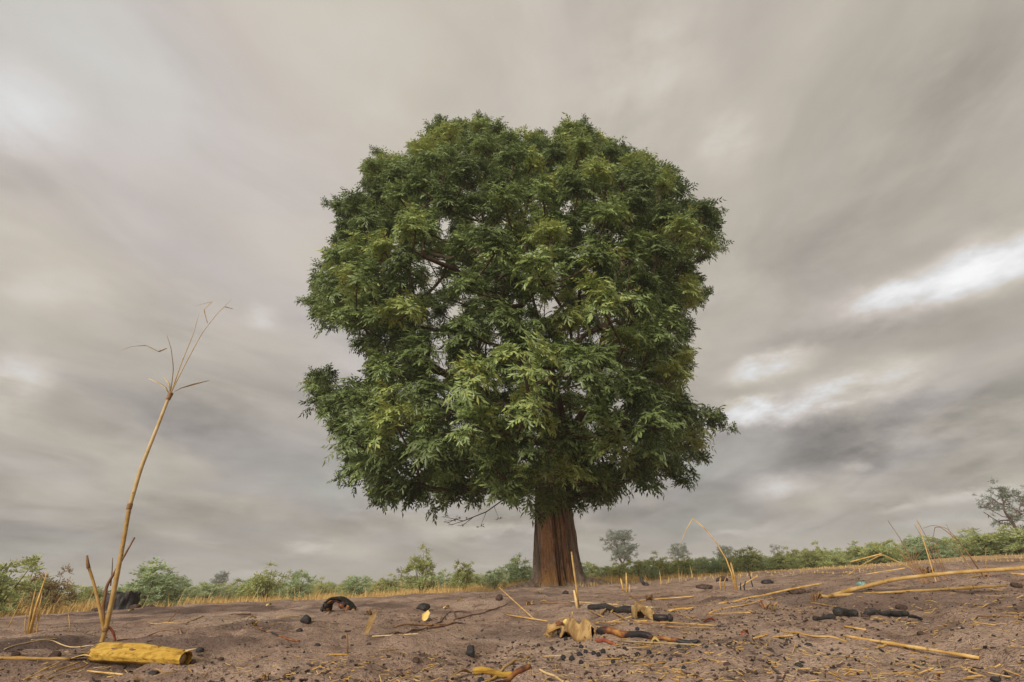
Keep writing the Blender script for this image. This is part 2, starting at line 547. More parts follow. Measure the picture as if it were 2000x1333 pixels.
# ------------------------------------------------------------------ ground
def build_ground():
    rr = np.concatenate([[0.08, 0.14, 0.2, 0.26], np.geomspace(0.32, 60, 470), np.geomspace(62, 2500, 60)])
    fa = np.linspace(-R(58), R(58), 760)
    ba = np.linspace(R(58), R(302), 130)[1:-1]
    az = np.concatenate([fa, ba]); na = len(az)
    rg, ag = np.meshgrid(rr, az, indexing='ij')
    x = (rg * np.sin(ag)).ravel(); y = (rg * np.cos(ag)).ravel()
    z = terrain(x, y)
    r = rg.ravel()
    V = np.column_stack([x, y, z])
    i, j = np.meshgrid(np.arange(len(rr) - 1), np.arange(na), indexing='ij')
    k = (j + 1) % na
    F = np.column_stack([(i * na + j).ravel(), (i * na + k).ravel(), ((i + 1) * na + k).ravel(), ((i + 1) * na + j).ravel()])
    F = F[:, ::-1]
    c = len(V)
    V = np.vstack([V, [0, 0, gz(0, 0)]])
    n1 = vnoise(x / 1.6, y / 1.6, 21) * 2.2
    azr = ag.ravel()
    edge = 14.8 + n1 + 1.2 * vnoise(x / 5, y / 5, 22)
    grassy = sstep(0, 1.6, r - edge) * (1 - .55 * sstep(.2, .65, azr) * np.clip(.7 + 1.5 * vnoise(x / 3, y / 3, 28), 0, 1))
    # right of the tree thin dry grass creeps onto the burnt field
    rt = sstep(.10, .45, azr) * sstep(6.5, 12, r) * np.clip(.35 + 1.2 * vnoise(x / .8, y / .8, 24), 0, .8)
    grassy = np.maximum(grassy, rt)
    ash = .75 * sstep(8.5, 12, r) * (1 - sstep(13.2, 15.2, r - n1 * .6)) * sstep(.12, -.05, azr)
    ash = np.maximum(ash, .85 * np.exp(-((x - .1) / .5) ** 2) * 0)
    ash = np.clip(ash * (.9 + .9 * vnoise(x / .7, y / .7, 25)), 0, 1)
    spots = np.maximum(np.clip(vnoise(x / .35, y / .35, 27) - .22, 0, 1) * 2.6, np.clip(vnoise(x / 1.1, y / .8, 29) + .5 * vnoise(x / .2, y / .2, 30) - .18, 0, 1) * 2.2) * np.exp(-(r / 10) ** 2)
    ash = np.clip(np.maximum(ash, spots), 0, .85)
    me = mesh('ground', V, F, 'ground', attrs={'grassy': np.append(grassy, 0), 'ash': np.append(ash, 0)})
    o = obj('ground', me)
    tag(o, 'burnt sandy field with ash and dry grass beyond', kind='structure')


build_ground()


# ------------------------------------------------------------------ foliage tools
def leaflet_cloud(base, axis, side, length, width, fold=0.25):
    """diamond leaflets, two folded triangles each; arrays (n,3)"""
    nrm = np.cross(axis, side); nrm /= np.linalg.norm(nrm, axis=1)[:, None] + 1e-9
    mid = base + axis * (length * .45)[:, None] + nrm * (width * fold)[:, None]
    tip = base + axis * length[:, None] - nrm * (length * .10)[:, None]
    l = mid + side * (width * .5)[:, None]; r = mid - side * (width * .5)[:, None]
    V = np.stack([base, l, tip, r], 1).reshape(-1, 3)
    n = len(base); b = np.arange(n) * 4
    F = np.concatenate([np.column_stack([b, b + 2, b + 1]), np.column_stack([b, b + 3, b + 2])])
    return V, F


def rosette(seed, fronds=9, pairs=5, flen=.34, ll=.115, lw=.040, droop=1.0):
    """a tuft of arching compound leaves on a twig end, axis +Z"""
    rg = np.random.default_rng(seed)
    B, A, S, Ln, W = [], [], [], [], []
    for f in range(fronds):
        az = 2 * math.pi * (f + rg.uniform(-.35, .35)) / fronds
        el = rg.uniform(.15, 1.15)
        L = flen * rg.uniform(.7, 1.2)
        d = np.array([math.cos(az) * math.cos(el), math.sin(az) * math.cos(el), math.sin(el)])
        p = np.zeros(3)
        st = L / (pairs + 1)
        for k in range(pairs + 1):
            p = p + d * st
            d = d + np.array([0, 0, -.20 * droop]); d /= np.linalg.norm(d)
            s = np.cross(d, [0, 0, 1.0]); s /= np.linalg.norm(s) + 1e-9
            for sg in ((1, -1) if k < pairs else (0,)):
                a = d * (.75 if sg else 1) + s * sg * .75 + np.array([0, 0, -.35 * droop]) + rg.normal(0, .16, 3)
                a /= np.linalg.norm(a)
                sd = np.cross(a, np.cross(s, d) + rg.normal(0, .35, 3)); sd /= np.linalg.norm(sd) + 1e-9
                B.append(p.copy()); A.append(a); S.append(sd)
                Ln.append(ll * rg.uniform(.75, 1.25)); W.append(lw * rg.uniform(.8, 1.2))
    return leaflet_cloud(np.array(B), np.array(A), np.array(S), np.array(Ln), np.array(W))


def rot_to(axis, spin):
    z = axis / np.linalg.norm(axis)
    t = np.array([1.0, 0, 0]) if abs(z[0]) < .8 else np.array([0, 1.0, 0])
    x = np.cross(t, z); x /= np.linalg.norm(x); y = np.cross(z, x)
    c, s = math.cos(spin), math.sin(spin)
    return np.column_stack([x * c + y * s, -x * s + y * c, z])


def scatter(protos, places):
    """places: (pos, axis, spin, scale, tint) -> one joined mesh"""
    Vs, Fs, Ts, o = [], [], [], 0
    for pos, ax, spin, sc, tint in places:
        v, f = protos[random.randrange(len(protos))]
        Vs.append(v @ (rot_to(ax, spin) * sc).T + pos); Fs.append(f + o); o += len(v)
        Ts.append(np.clip(np.repeat(tint + rng.normal(0, .15, len(v) // 4) + (rng.random(len(v) // 4) < .012) * .6, 4), 0, 1))
    return np.concatenate(Vs), np.concatenate(Fs), np.concatenate(Ts)


def grow(root_nodes, targets, centre, step=.22, wig=.12, up=.35):
    """join every target to the nearest fitting node with a curved bough -> nodes, parents"""
    N = [np.array(p, float) for p, _ in root_nodes]; PR = [q for _, q in root_nodes]
    order = np.argsort([np.linalg.norm(t - centre) for t in targets])
    tips = {}
    for ti in order:
        t = targets[ti]
        A = np.array(N)
        d = t - A
        dist = np.linalg.norm(d, axis=1)
        # prefer nodes lower and nearer the middle, so boughs rise and spread outward
        pen = dist + .9 * np.maximum(0, A[:, 2] - t[2] + .15 * dist) + .45 * np.maximum(0, np.linalg.norm(A - centre, axis=1) - np.linalg.norm(t - centre) + .3)
        i = int(np.argmin(pen))
        a = A[i]; L = dist[i]
        n = max(2, int(L / step))
        mid = (a + t) / 2 + np.array([0, 0, -up * .25 * L]) + rng.normal(0, wig * L * .5, 3)
        prev = i
        for k in range(1, n + 1):
            s = k / n
            p = (1 - s) ** 2 * a + 2 * s * (1 - s) * mid + s * s * t
            N.append(p); PR.append(prev); prev = len(N) - 1
        tips[int(ti)] = prev
    return np.array(N), PR, tips


def radii(PR, tipr, expo=2.4):
    n = len(PR); acc = np.zeros(n); kids = np.zeros(n, int)
    for i in range(n):
        if PR[i] >= 0: kids[PR[i]] += 1
    for i in range(n - 1, -1, -1):
        if kids[i] == 0: acc[i] = tipr ** expo
        if PR[i] >= 0: acc[PR[i]] += acc[i]
    return acc ** (1 / expo)


def chains(PR):
    """split the tree graph into unbranched runs, biggest child first"""
    kids = {}
    for i, p in enumerate(PR): kids.setdefault(p, []).append(i)
    return kids


def wood(N, PR, rad, seg_of, start=0):
    kids = chains(PR)
    size = np.ones(len(PR))
    for i in range(len(PR) - 1, -1, -1):
        if PR[i] >= 0: size[PR[i]] += size[i]
    runs, stack = [], [(k, None) for k in kids.get(-1, [])]
    while stack:
        i, par = stack.pop()
        run = ([par] if par is not None else []) + [i]
        while kids.get(i):
            ch = sorted(kids[i], key=lambda c: -rad[c])
            for c in ch[1:]: stack.append((c, i))
            i = ch[0]; run.append(i)
        if len(run) > 1: runs.append(run)
    out = []
    for run in runs:
        r = rad[run].copy()
        if len(r) > 2: r[0] = min(r[0], r[1] * 1.15)
        out.append((run, *tube(N[run], np.maximum(r, .004), seg_of(r[1]), cap=False)))
    return out


# ------------------------------------------------------------------ the big tree
TR = 11.0
tb = at_r(1091, 1146, TR)
tb[2] = gz(tb[0], tb[1])
OUT = [(740, 995), (705, 955), (668, 940), (690, 905), (638, 872), (648, 832), (602, 792), (594, 755), (622, 735), (662, 755), (702, 730), (722, 704),
       (690, 668), (632, 652), (600, 602), (604, 532), (638, 482), (660, 442), (638, 396), (698, 372), (690, 350), (733, 297), (790, 285), (832, 250),
       (860, 233), (935, 226), (1000, 250), (1060, 262), (1112, 236), (1160, 252), (1220, 290), (1272, 305), (1330, 340), (1342, 390), (1408, 408),
       (1414, 470), (1394, 502), (1352, 522), (1382, 572), (1350, 640), (1358, 692), (1348, 780), (1362, 815), (1428, 832), (1418, 850), (1378, 852),
       (1366, 900), (1338, 942), (1290, 930), (1248, 950), (1198, 978), (1178, 1000), (1115, 1000), (1050, 1004), (980, 985), (930, 978), (860, 985), (800, 972)]


def inside(px, py, poly):
    poly = np.array(poly, float); x0, y0 = poly[:, 0], poly[:, 1]
    x1, y1 = np.roll(x0, -1), np.roll(y0, -1)
    c = np.zeros(np.shape(px), bool)
    for a, b, e, f in zip(x0, y0, x1, y1):
        c ^= ((b > py) != (f > py)) & (px < (e - a) * (py - b) / (f - b + 1e-9) + a)
    return c


def edge_dist(px, py, poly):
    poly = np.array(poly, float); A = poly; B = np.roll(poly, -1, 0)
    P = np.column_stack([px, py]); best = np.full(len(P), 1e9)
    for a, b in zip(A, B):
        ab = b - a; t = np.clip(((P - a) @ ab) / (ab @ ab), 0, 1)
        best = np.minimum(best, np.linalg.norm(P - a - t[:, None] * ab, axis=1))
    return best


def big_tree():
    root = empty('broadleaf_tree', tb)
    tag(root, 'large round-crowned green tree with a thick fluted reddish trunk', 'tree')
    cc = np.array([tb[0] - .5, tb[1], 6.2])
    # clump centres through the crown's volume
    n = 60000
    P = np.column_stack([rng.uniform(-7, 7, n), rng.uniform(tb[1] - 4.8, tb[1] + 4.6, n), rng.uniform(1.0, 15.5, n)])
    px, py, dp = project(P)
    ok = inside(px, py, OUT)
    P, px, py = P[ok], px[ok], py[ok]
    ed = edge_dist(px, py, OUT)
    depth_half = 4.5 * np.sqrt(np.clip(1 - np.clip(1 - ed / 330, 0, 1) ** 2, 0, 1)) + .5
    dy = np.abs(P[:, 1] - tb[1])
    flo = 1.30 + .25 * np.sin(P[:, 0] * 2.1) - .25 * (P[:, 1] > tb[1] + 1) + .35 * np.clip(tb[1] - 1.6 - P[:, 1], 0, 3)
    ok = (dy < depth_half) & (ed > 24) & (P[:, 2] > flo + tb[2])
    hole = vnoise(P[:, 0] / 1.05 + P[:, 1] * .31, P[:, 2] / .95 + P[:, 1] * .45, 57) + .35 * vnoise(P[:, 0] / .5, P[:, 2] / .5 + P[:, 1], 58)
    ok &= hole > -.30
    P, ed, dy, dh = P[ok], ed[ok], dy[ok], depth_half[ok]
    shell = np.minimum(ed / 300, 1 - dy / dh)          # 0 at the skin
    take, spac = [], .66
    order = rng.permutation(len(P))
    grid = {}
    for i in order:
        s = spac if (shell[i] < .40 and P[i][1] < tb[1] + .6) else (spac * 1.18 if shell[i] < .4 else spac * 1.6)
        key = tuple((P[i] // 1.34).astype(int))
        bad = False
        for dx in (-1, 0, 1):
            for dyy in (-1, 0, 1):
                for dz in (-1, 0, 1):
                    for j in grid.get((key[0] + dx, key[1] + dyy, key[2] + dz), ()):
                        if np.sum((P[i] - P[j]) ** 2) < s * s: bad = True; break
        if not bad:
            take.append(i); grid.setdefault(key, []).append(i)
    T = P[take]; SH = shell[take]
    ext = [(1405, 418), (1404, 462), (1388, 498), (1418, 836), (1392, 830), (1372, 884), (1330, 940), (1290, 925), (598, 592), (598, 757), (622, 745), (618, 790), (858, 238), (935, 232),
           (1135, 240), (1108, 262), (1205, 292), (1322, 345), (1265, 312), (674, 938), (705, 945), (692, 672), (650, 400), (742, 300), (745, 985), (770, 975), (1165, 990), (1205, 970), (640, 855), (1375, 575), (1352, 690)]
    T = np.vstack([T, [(lambda d: np.array([0, 0, HC]) + d * ((tb[1] + rng.uniform(-1, .6)) / d[1]))(pdir(*e)) for e in [(1000 + (x - 1000) * .945, 620 + (y - 620) * .93) for x, y in ext]]]); SH = np.append(np.maximum(SH, .001), np.zeros(len(ext)))
    # leader and main limbs
    def wp(px, py, y):
        d = pdir(px, py); return np.array([0, 0, HC]) + d * (y / d[1])
    y0 = tb[1]
    rn = [(np.array([tb[0], tb[1], tb[2] + 1.2]), -1)]
    def limb(start, pts):
        prev = start; a = rn[start][0]
        for p in pts:
            k = max(2, int(np.linalg.norm(p - a) / .3))
            for s in range(1, k + 1):
                q = a + (p - a) * s / k + rng.normal(0, .03, 3)
                rn.append((q, prev)); prev = len(rn) - 1
            a = p
        return prev
    f0 = limb(0, [wp(1092, 930, y0), wp(1105, 860, y0)])
    limb(f0, [wp(1112, 740, y0 + .3), wp(1135, 600, y0 + .4), wp(1130, 440, y0 + .3)])
    limb(f0, [wp(1060, 760, y0 - .2), wp(930, 560, y0 - .3), wp(915, 440, y0 - .1)])
    limb(f0, [wp(1150, 790, y0 - .4), wp(1195, 590, y0 - .7), wp(1225, 470, y0 - .6)])
    limb(f0, [wp(1010, 800, y0 + .3), wp(850, 720, y0 + .5), wp(740, 640, y0 + .5)])
    limb(f0, [wp(990, 860, y0 - .3), wp(840, 845, y0 - .6), wp(740, 800, y0 - .7)])
    limb(f0, [wp(1180, 840, y0 + .2), wp(1280, 760, y0 + .4)])
    limb(f0, [wp(1090, 760, y0 - 1.2), wp(1050, 640, y0 - 2.4)])
    limb(f0, [wp(1090, 800, y0 + 1.3), wp(1040, 680, y0 + 2.6)])
    nlimb = len(rn)
    N, PR, tips = grow(rn, T, cc, .25, .10, .4)
    rad = radii(PR, .0105, 2.35)
    rad *= .36 / rad[0]
    rad = np.where(rad < .2, rad * .66, rad)
    rad = np.maximum(rad, .006)
    w = wood(N, PR, rad, lambda r: 9 if r > .07 else (6 if r > .03 else 4))
    thin = []
    for run, v, f in w:
        if rad[run[1]] > .05 and len(run) > 4:
            put('limb', v, f, 'branch', parent=root)
        else:
            thin.append((v, f))
    # twigs + leaf tufts
    protos = [rosette(100 + i, fronds=8 + i % 3, pairs=4, flen=.25 + .02 * (i % 4), ll=.100 + .007 * (i % 4), lw=.036 + .003 * (i % 3), droop=.8 + .15 * (i % 4)) for i in range(9)]
    places = []
    wind = np.array([.35, .1, 0])
    for c, s in zip(T, SH):
        o = c - cc; o /= np.linalg.norm(o)
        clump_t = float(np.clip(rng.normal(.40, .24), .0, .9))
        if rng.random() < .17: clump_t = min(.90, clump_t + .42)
        ax = o * .8 + np.array([0, 0, .75])
        k = 8 if s < .40 else 4
        if s == 0: k = 5
        for q in range(k):
            d = rng.normal(0, 1, 3); d /= np.linalg.norm(d)
            d = d + ax * .85; d /= np.linalg.norm(d)
            e = c + d * rng.uniform(.10, .40) * (.6 if s == 0 else 1) + np.array([0, 0, rng.uniform(-.12, .1)])
            m = (c + e) / 2 + rng.normal(0, .03, 3)
            thin.append(tube([c, m, e], [.007, .005, .003], 3, cap=False))
            a2 = d * .6 + np.array([0, 0, .7]) + wind * rng.uniform(0, 1)
            places.append((e, a2, rng.uniform(0, 6.28), rng.uniform(.72, 1.15), clump_t + .30 * (d[2] * .5 + rng.uniform(-.3, .3)) - (.22 if s >= .40 else 0)))  # inner tufts darker, upward ones lighter: crown shading put into the leaf tint
    # loose sprigs that stick out of the crown against the sky
    for (xa, ya), (xb, yb) in (((1335, 822), (1432, 838)), ((1350, 520), (1412, 480)), ((1335, 440), (1412, 412)), ((1340, 420), (1380, 398)), ((655, 600), (588, 590)), ((650, 760), (612, 730)), ((1090, 290), (1140, 236)), ((930, 270), (935, 226)),
                               ((870, 285), (856, 230)), ((1180, 320), (1235, 292)), ((1270, 350), (1325, 335)), ((690, 410), (636, 398)), ((760, 320), (732, 296)), ((1330, 900), (1375, 895)), ((1290, 905), (1338, 948)), ((720, 920), (662, 938)), ((1345, 600), (1385, 568)), ((1020, 285), (1062, 258))):
        dy_ = rng.uniform(-.8, .6)
        A_, B_ = wp(xa, ya, y0 + dy_), wp(xb, yb, y0 + dy_ + rng.uniform(-.3, .3))
        C_ = (A_ + B_) / 2 + np.array([0, 0, .08])
        thin.append(tube([A_, C_, B_], [.012, .008, .003], 4, cap=False))
        for q in np.linspace(.35, 1, 6):
            p_ = (1 - q) ** 2 * A_ + 2 * q * (1 - q) * C_ + q * q * B_
            places.append((p_, (B_ - A_) / np.linalg.norm(B_ - A_) + np.array([0, 0, .5]) + rng.normal(0, .3, 3), rng.uniform(0, 6), rng.uniform(.5, .85), rng.uniform(.2, .6)))
    v, f = join(thin)
    o = put('twigs', v, f, 'branch', parent=root)
    tag(o, kind='stuff')
    V, F, Tt = scatter(protos, places)
    V = V - tb
    cr = obj('crown', mesh('crown', V, F, 'leaf', smooth=False, attrs={'tint': Tt}), root)
    tag(cr, kind='stuff')
    # the leafless spray under the crown on the left
    bp = [wp(985, 975, y0 - .5), wp(950, 1000, y0 - .6), wp(905, 1018, y0 - .6), wp(868, 1010, y0 - .6)]
    sp = [tube(bp, [.014, .011, .008, .004], 5)]
    for a, b in (((950, 1000), (938, 1030)), ((925, 1010), (902, 1028)), ((905, 1018), (880, 1026)), ((890, 1015), (872, 1022)), ((965, 990), (975, 1015))):
        sp.append(tube([wp(*a, y0 - .6), wp(*b, y0 - .6 + rng.uniform(-.2, .2))], [.007, .003], 4))
    v, f = join(sp); put('bare_spray', v, f, 'branch', parent=root)
    ends = [(870, 1010), (938, 1030), (902, 1028), (880, 1026), (872, 1022), (975, 1015), (895, 1014), (915, 1016), (885, 1018)]
    pl = [(wp(*e, y0 - .6), np.array([0, 0, 1.0]), i, .45, .3) for i, e in enumerate(ends)]
    small = [rosette(300 + i, 4, 1, .12, .12, .045) for i in range(3)]
    V, F, Tt = scatter(small, pl)
    tag(obj('bare_spray_leaves', mesh('bare_spray_leaves', V - tb, F, 'leaf', smooth=False, attrs={'tint': Tt}), root), kind='stuff')
    # long outlying sprays seen against the sky on the right
    # trunk: deep vertical flutes that open into buttresses
    zs = np.concatenate([np.linspace(-.35, .5, 26), np.linspace(.53, 2.4, 52)])
    seg = 300
    th = np.arange(seg) * 2 * math.pi / seg
    V, ST = [], []
    for z in zs:
        Rz = np.interp(z, [-.35, 0, .12, .3, .7, 1.1, 1.6, 2.4], [.58, .49, .455, .43, .41, .39, .355, .31])
        tw = th + .10 * z + .22 * np.sin(2 * th + 1.1) + .13 * np.sin(5 * th + .6 + z * .7) + .05 * np.sin(3 * th + z * 2.1)
        fl = 0
        for nn, am, ph, wv in ((5, .07, .4, .5), (9, .065, 1.7, .8), (15, .05, .9, 1.2), (26, .028, 2.2, 1.6), (41, .012, .3, 2.1)):
            s = np.abs(np.sin(nn * tw / 2 + ph + .35 * np.sin(wv * z * 2 + ph * 3 + tw)))
            fl = fl + am * (s ** .5 - .62) * 2.6 - {5: .05, 9: .20, 15: .17, 26: .11, 41: .05}[nn] * np.exp(-(s / .16) ** 2)
        lowf = 1 + 1.1 * math.exp(-max(z, 0) / .28)
        fine = .035 * vnoise(th * 22, np.full(seg, z * 3.2), 51) + .03 * vnoise(th * 9, np.full(seg, z * 6), 52)
        rr = Rz * (1 + fl * lowf + fine)
        lobes = np.maximum(0, np.cos(3.5 * th + 1.0)) ** 2 * .0
        if z < .32:
            t = (0.32 - z) / .32
            spread = sum(a * np.exp(-((np.angle(np.exp(1j * (th - c))) / wd) ** 2)) for c, a, wd in
                         ((-2.75, .34, .22), (-2.1, .10, .15), (-.35, .34, .24), (-.85, .18, .18), (.5, .5, .25), (1.6, .4, .3), (2.7, .45, .25), (-1.5, .08, .2)))
            rr = rr + spread * min(t, 1.3) ** 2.2
        V.append(np.column_stack([rr * np.cos(th), rr * np.sin(th), np.full(seg, z)]))
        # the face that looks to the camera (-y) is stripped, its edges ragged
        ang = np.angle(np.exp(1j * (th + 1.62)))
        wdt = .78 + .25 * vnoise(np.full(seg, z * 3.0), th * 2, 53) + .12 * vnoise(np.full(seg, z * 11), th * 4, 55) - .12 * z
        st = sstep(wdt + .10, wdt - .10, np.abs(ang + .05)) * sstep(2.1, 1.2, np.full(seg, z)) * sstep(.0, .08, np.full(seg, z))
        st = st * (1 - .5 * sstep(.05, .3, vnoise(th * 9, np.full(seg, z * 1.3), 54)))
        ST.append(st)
    V = np.concatenate(V); n = len(zs)
    i, j = np.meshgrid(np.arange(n - 1), np.arange(seg), indexing='ij'); k = (j + 1) % seg
    F = np.column_stack([(i * seg + j).ravel(), (i * seg + k).ravel(), ((i + 1) * seg + k).ravel(), ((i + 1) * seg + j).ravel()])
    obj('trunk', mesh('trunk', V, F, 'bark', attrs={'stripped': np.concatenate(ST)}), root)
    # surface roots
    for a, L, r0 in ((-2.80, 1.5, .085), (-2.45, .8, .06), (-.30, 1.35, .09), (-.62, .9, .07), (-.05, 1.0, .07), (.6, 1.2, .09), (1.9, 1.1, .09), (2.75, 1.1, .08), (-1.95, .35, .05), (-1.15, .45, .05)):
        pts, rs = [], []
        for s in np.linspace(0, 1, 14):
            q = .42 + L * s
            aa = a + .12 * math.sin(5 * s + a * 3)
            x, y = tb[0] + q * math.cos(aa), tb[1] + q * math.sin(aa)
            pts.append((x, y, gz(x, y) + .10 * (1 - s) ** 2 - .01)); rs.append(r0 * (1 - .75 * s) * (1 + .12 * math.sin(9 * s + a)))
        v, f = tube(pts, rs, 8)
        ob = put('root', v, f, 'bark', parent=root, attrs={'stripped': np.zeros(len(v))})
    return root


big_tree()


# ------------------------------------------------------------------ shrubs
def shrub_mesh(seed, h, w, n, m, shape='dome', leaf=.085):
    """foliage + stems of a bush of height h and width w (local, base at 0)"""
    st = random.getstate(); random.seed(seed)
    rg = np.random.default_rng(seed)
    protos = [rosette(seed * 7 + i, 7, 2, .17, leaf, leaf * .5, .25) for i in range(4)]
    pl, stems = [], []
    lobes = [(rg.uniform(-.32, .32) * w, rg.uniform(-.32, .32) * w, h * rg.uniform(.55, .95), w * rg.uniform(.22, .36)) for _ in range(6)]
    lobes.append((0, 0, h, w * .30))
    for x, y, t, rr in lobes:
        stems.append(tube([(x * .1, y * .1, -.08), (x * .55, y * .55, t * .4), (x, y, t * .85)], [.022, .015, .006], 4, cap=False))
    for k in range(n):
        x, y, t, rr = lobes[rg.integers(len(lobes))]
        u = rg.uniform(0, 1); a = rg.uniform(0, 6.283)
        prof = math.sin(math.pi * min(1, .18 + .80 * u)) if shape == 'dome' else math.sin(math.pi * (.32 + .62 * u)) ** .8
        q = rr * prof * math.sqrt(rg.uniform(.25, 1)) * (1.25 if u < .45 else 1)
        p = np.array([x + q * math.cos(a), y + q * math.sin(a), t * (.06 + .90 * u)])
        ax = np.array([math.cos(a) * .5, math.sin(a) * .5, 1.0])
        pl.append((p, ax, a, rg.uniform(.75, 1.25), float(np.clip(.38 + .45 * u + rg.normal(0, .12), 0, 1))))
    V, F, T = scatter(protos, pl)
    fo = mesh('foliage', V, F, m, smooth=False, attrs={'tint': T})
    v, f = join(stems)
    random.setstate(st)
    return fo, mesh('stems', v, f, 'twig')


SHM = {
    'mint': [shrub_mesh(11, 1.5, 1.7, 130, 'shrub'), shrub_mesh(12, 1.5, 1.5, 110, 'shrub'), shrub_mesh(13, 1.5, 1.4, 95, 'shrub', 'tall')],
    'olive': [shrub_mesh(21, 1.5, 1.5, 110, 'shruby', 'tall'), shrub_mesh(22, 1.5, 1.7, 120, 'shruby'), shrub_mesh(23, 1.5, 1.3, 90, 'shruby', 'tall')],
    'rust': [shrub_mesh(31, 1.5, 1.5, 90, 'shrubr', 'tall')],
}


def shrub(px, r, h, w, kind, v, label, group=None, sx=None):
    d = pdir(px, 1130)
    k = r / math.hypot(d[0], d[1])
    x, y = d[0] * k, d[1] * k
    e = empty('shrub', (x, y, gz(x, y)))
    e.rotation_euler = (0, 0, random.uniform(0, 6.28))
    e.scale = (w / 1.5, w / 1.5, h / 1.5)
    fo, st = SHM[kind][v % len(SHM[kind])]
    tag(obj('foliage', fo, e), kind='stuff')
    obj('stems', st, e)
    return tag(e, label, 'shrub', group)


for a in [
    (300, 16.5, 1.12, 1.65, 'mint', 0, 'dense round grey-green shrub beside the charred stump'),
    (8, 15.0, 1.15, 1.3, 'olive', 0, 'tall dark shrub at the end of the field beside the bare crooked tree'),
    (118, 17.0, .95, 1.0, 'rust', 0, 'scorched rusty brown shrub among the green ones'),
    (528, 21.0, 1.2, 1.4, 'olive', 1, 'loose dark green shrub with two upright tops'),
    (590, 20.0, .95, 1.05, 'mint', 1, 'compact blue-green shrub growing clear of its neighbours on yellow grass'),
    (702, 19.0, .75, 1.05, 'mint', 2, 'low mint green shrub behind the arched scorched bark'),
    (825, 20.5, 1.65, 1.35, 'olive', 2, 'tallest shrub, bare-stemmed and standing alone on yellow grass'),
    (903, 20.5, 1.05, .95, 'olive', 0, 'small bare-footed shrub next to the tall lone shrub'),
    (968, 19.0, .62, .75, 'mint', 1, 'little bright mint shrub in front of the thicket near the trunk'),
    (1012, 23.0, 1.15, 1.4, 'mint', 0, 'pale green shrub half hidden by the left side of the big trunk'),
    (1268, 18.5, .55, .6, 'mint', 1, 'small mint shrub on the yellow grass below the far two-stemmed tree'),
]:
    shrub(*a)
SR = random.Random(5)
for row, (rlo, rhi, step) in enumerate(((23.5, 27, 62), (27, 33, 52), (33, 42, 44), (42, 58, 40))):
    px = -160 + row * 17
    while px < 2180:
        right = px > 1150
        gap = (1.0 if right else (.40 if row == 0 else .70))
        if SR.random() < gap and not (row == 0 and 560 < px < 980 and SR.random() < .6):
            r = SR.uniform(rlo, rhi)
            h = SR.uniform(.75, 1.3) * (1 + .06 * row) * (.82 if right else .80)
            kd = 'mint' if SR.random() < .5 else 'olive'
            w = SR.uniform(1.1, 1.6) if right else SR.uniform(1.2, 1.9)
            col = {'mint': 'grey-green', 'olive': 'olive green'}[kd]
            size = 'tall' if h / (1 + .06 * row) > 1.05 * (.82 if right else .80) else ('broad' if w > (1.35 if right else 1.6) else 'small')
            sec = ('behind the charred stump' if px < 330 else 'between round shrub and low mint shrub' if px < 700 else 'between low mint shrub and big trunk' if px < 1060 else
                   'between big trunk and flat-topped tree' if px < 1420 else 'between flat-topped tree and grass fan' if px < 1760 else 'beyond the fan of grass')
            rw = ['front-row', 'second-row', 'rear-row', 'rearmost'][row]
            shrub(px + SR.uniform(-18, 18), r, h, w, kd, SR.randrange(3), f'{size} {col} {rw} thicket shrub {sec}', f'{size} {col} {rw} shrubs {sec}')
        px += step * SR.uniform(.75, 1.25) * (.72 if right else 1)


# ------------------------------------------------------------------ far trees
def far_tree(px, top, wpx, r, seed, label, leafy=1.0, base_px=1105, name='savanna_tree', flat=.8):
    st = random.getstate(); random.seed(seed)
    rg = np.random.default_rng(seed)
    p0 = at_r(px, base_px, r); x, y = p0[0], p0[1]
    z0 = gz(x, y)
    zt = at_r(px, top, r)[2]
    H = zt - z0
    dpt = project(np.array([x, y, zt]))[2]
    W = wpx / FPX * dpt
    root = empty(name, (x, y, z0)); tag(root, label, 'tree')
    c = np.array([0, 0, H * .66])
    T = []
    while len(T) < 60:
        q = rg.uniform(-1, 1, 3)
        if .25 < np.linalg.norm(q) < 1: T.append(c + q * np.array([W / 2, W / 2, H * .36]))
    T = np.array(T)
    rn = [(np.array([0, 0, -.2]), -1), (np.array([.02 * H, 0, H * .12]), 0), (np.array([.01 * H, .02, H * .24]), 1),
          (np.array([-.06 * W, 0, H * .36]), 2), (np.array([.09 * W, .05 * W, H * .34]), 2), (np.array([-.08 * W, 0, H * .5]), 3), (np.array([.2 * W, 0, H * .46]), 4)]
    N, PR, _ = grow(rn, T, c, .05 * H, .22, .1)
    rad = radii(PR, .011 * H / 5, 2.3); rad *= .026 * H / rad[0]; rad = np.maximum(rad, .004 * H)
    v, f = join([(a, b) for _, a, b in wood(N, PR, rad, lambda r_: 5)])
    obj('trunk', mesh('trunk', v, f, 'twig'), root)
    if leafy > 0:
        s = H / 5.5
        protos = [rosette(seed + i, 6, 2, .32 * s, .17 * s, .085 * s, .5) for i in range(3)]
        pl = []
        for t in T:
            if rg.random() > leafy: continue
            for k in range(5):
                pl.append((t + rg.normal(0, .06 * W, 3), rg.normal(0, .4, 3) + np.array([0, 0, 1]), rg.uniform(0, 6), rg.uniform(.7, 1.2), rg.uniform(.1, .8)))
        V, F, Tt = scatter(protos, pl)
        tag(obj('crown', mesh('crown', V, F, 'farleaf', smooth=False, attrs={'tint': Tt}), root), kind='stuff')
    random.setstate(st)


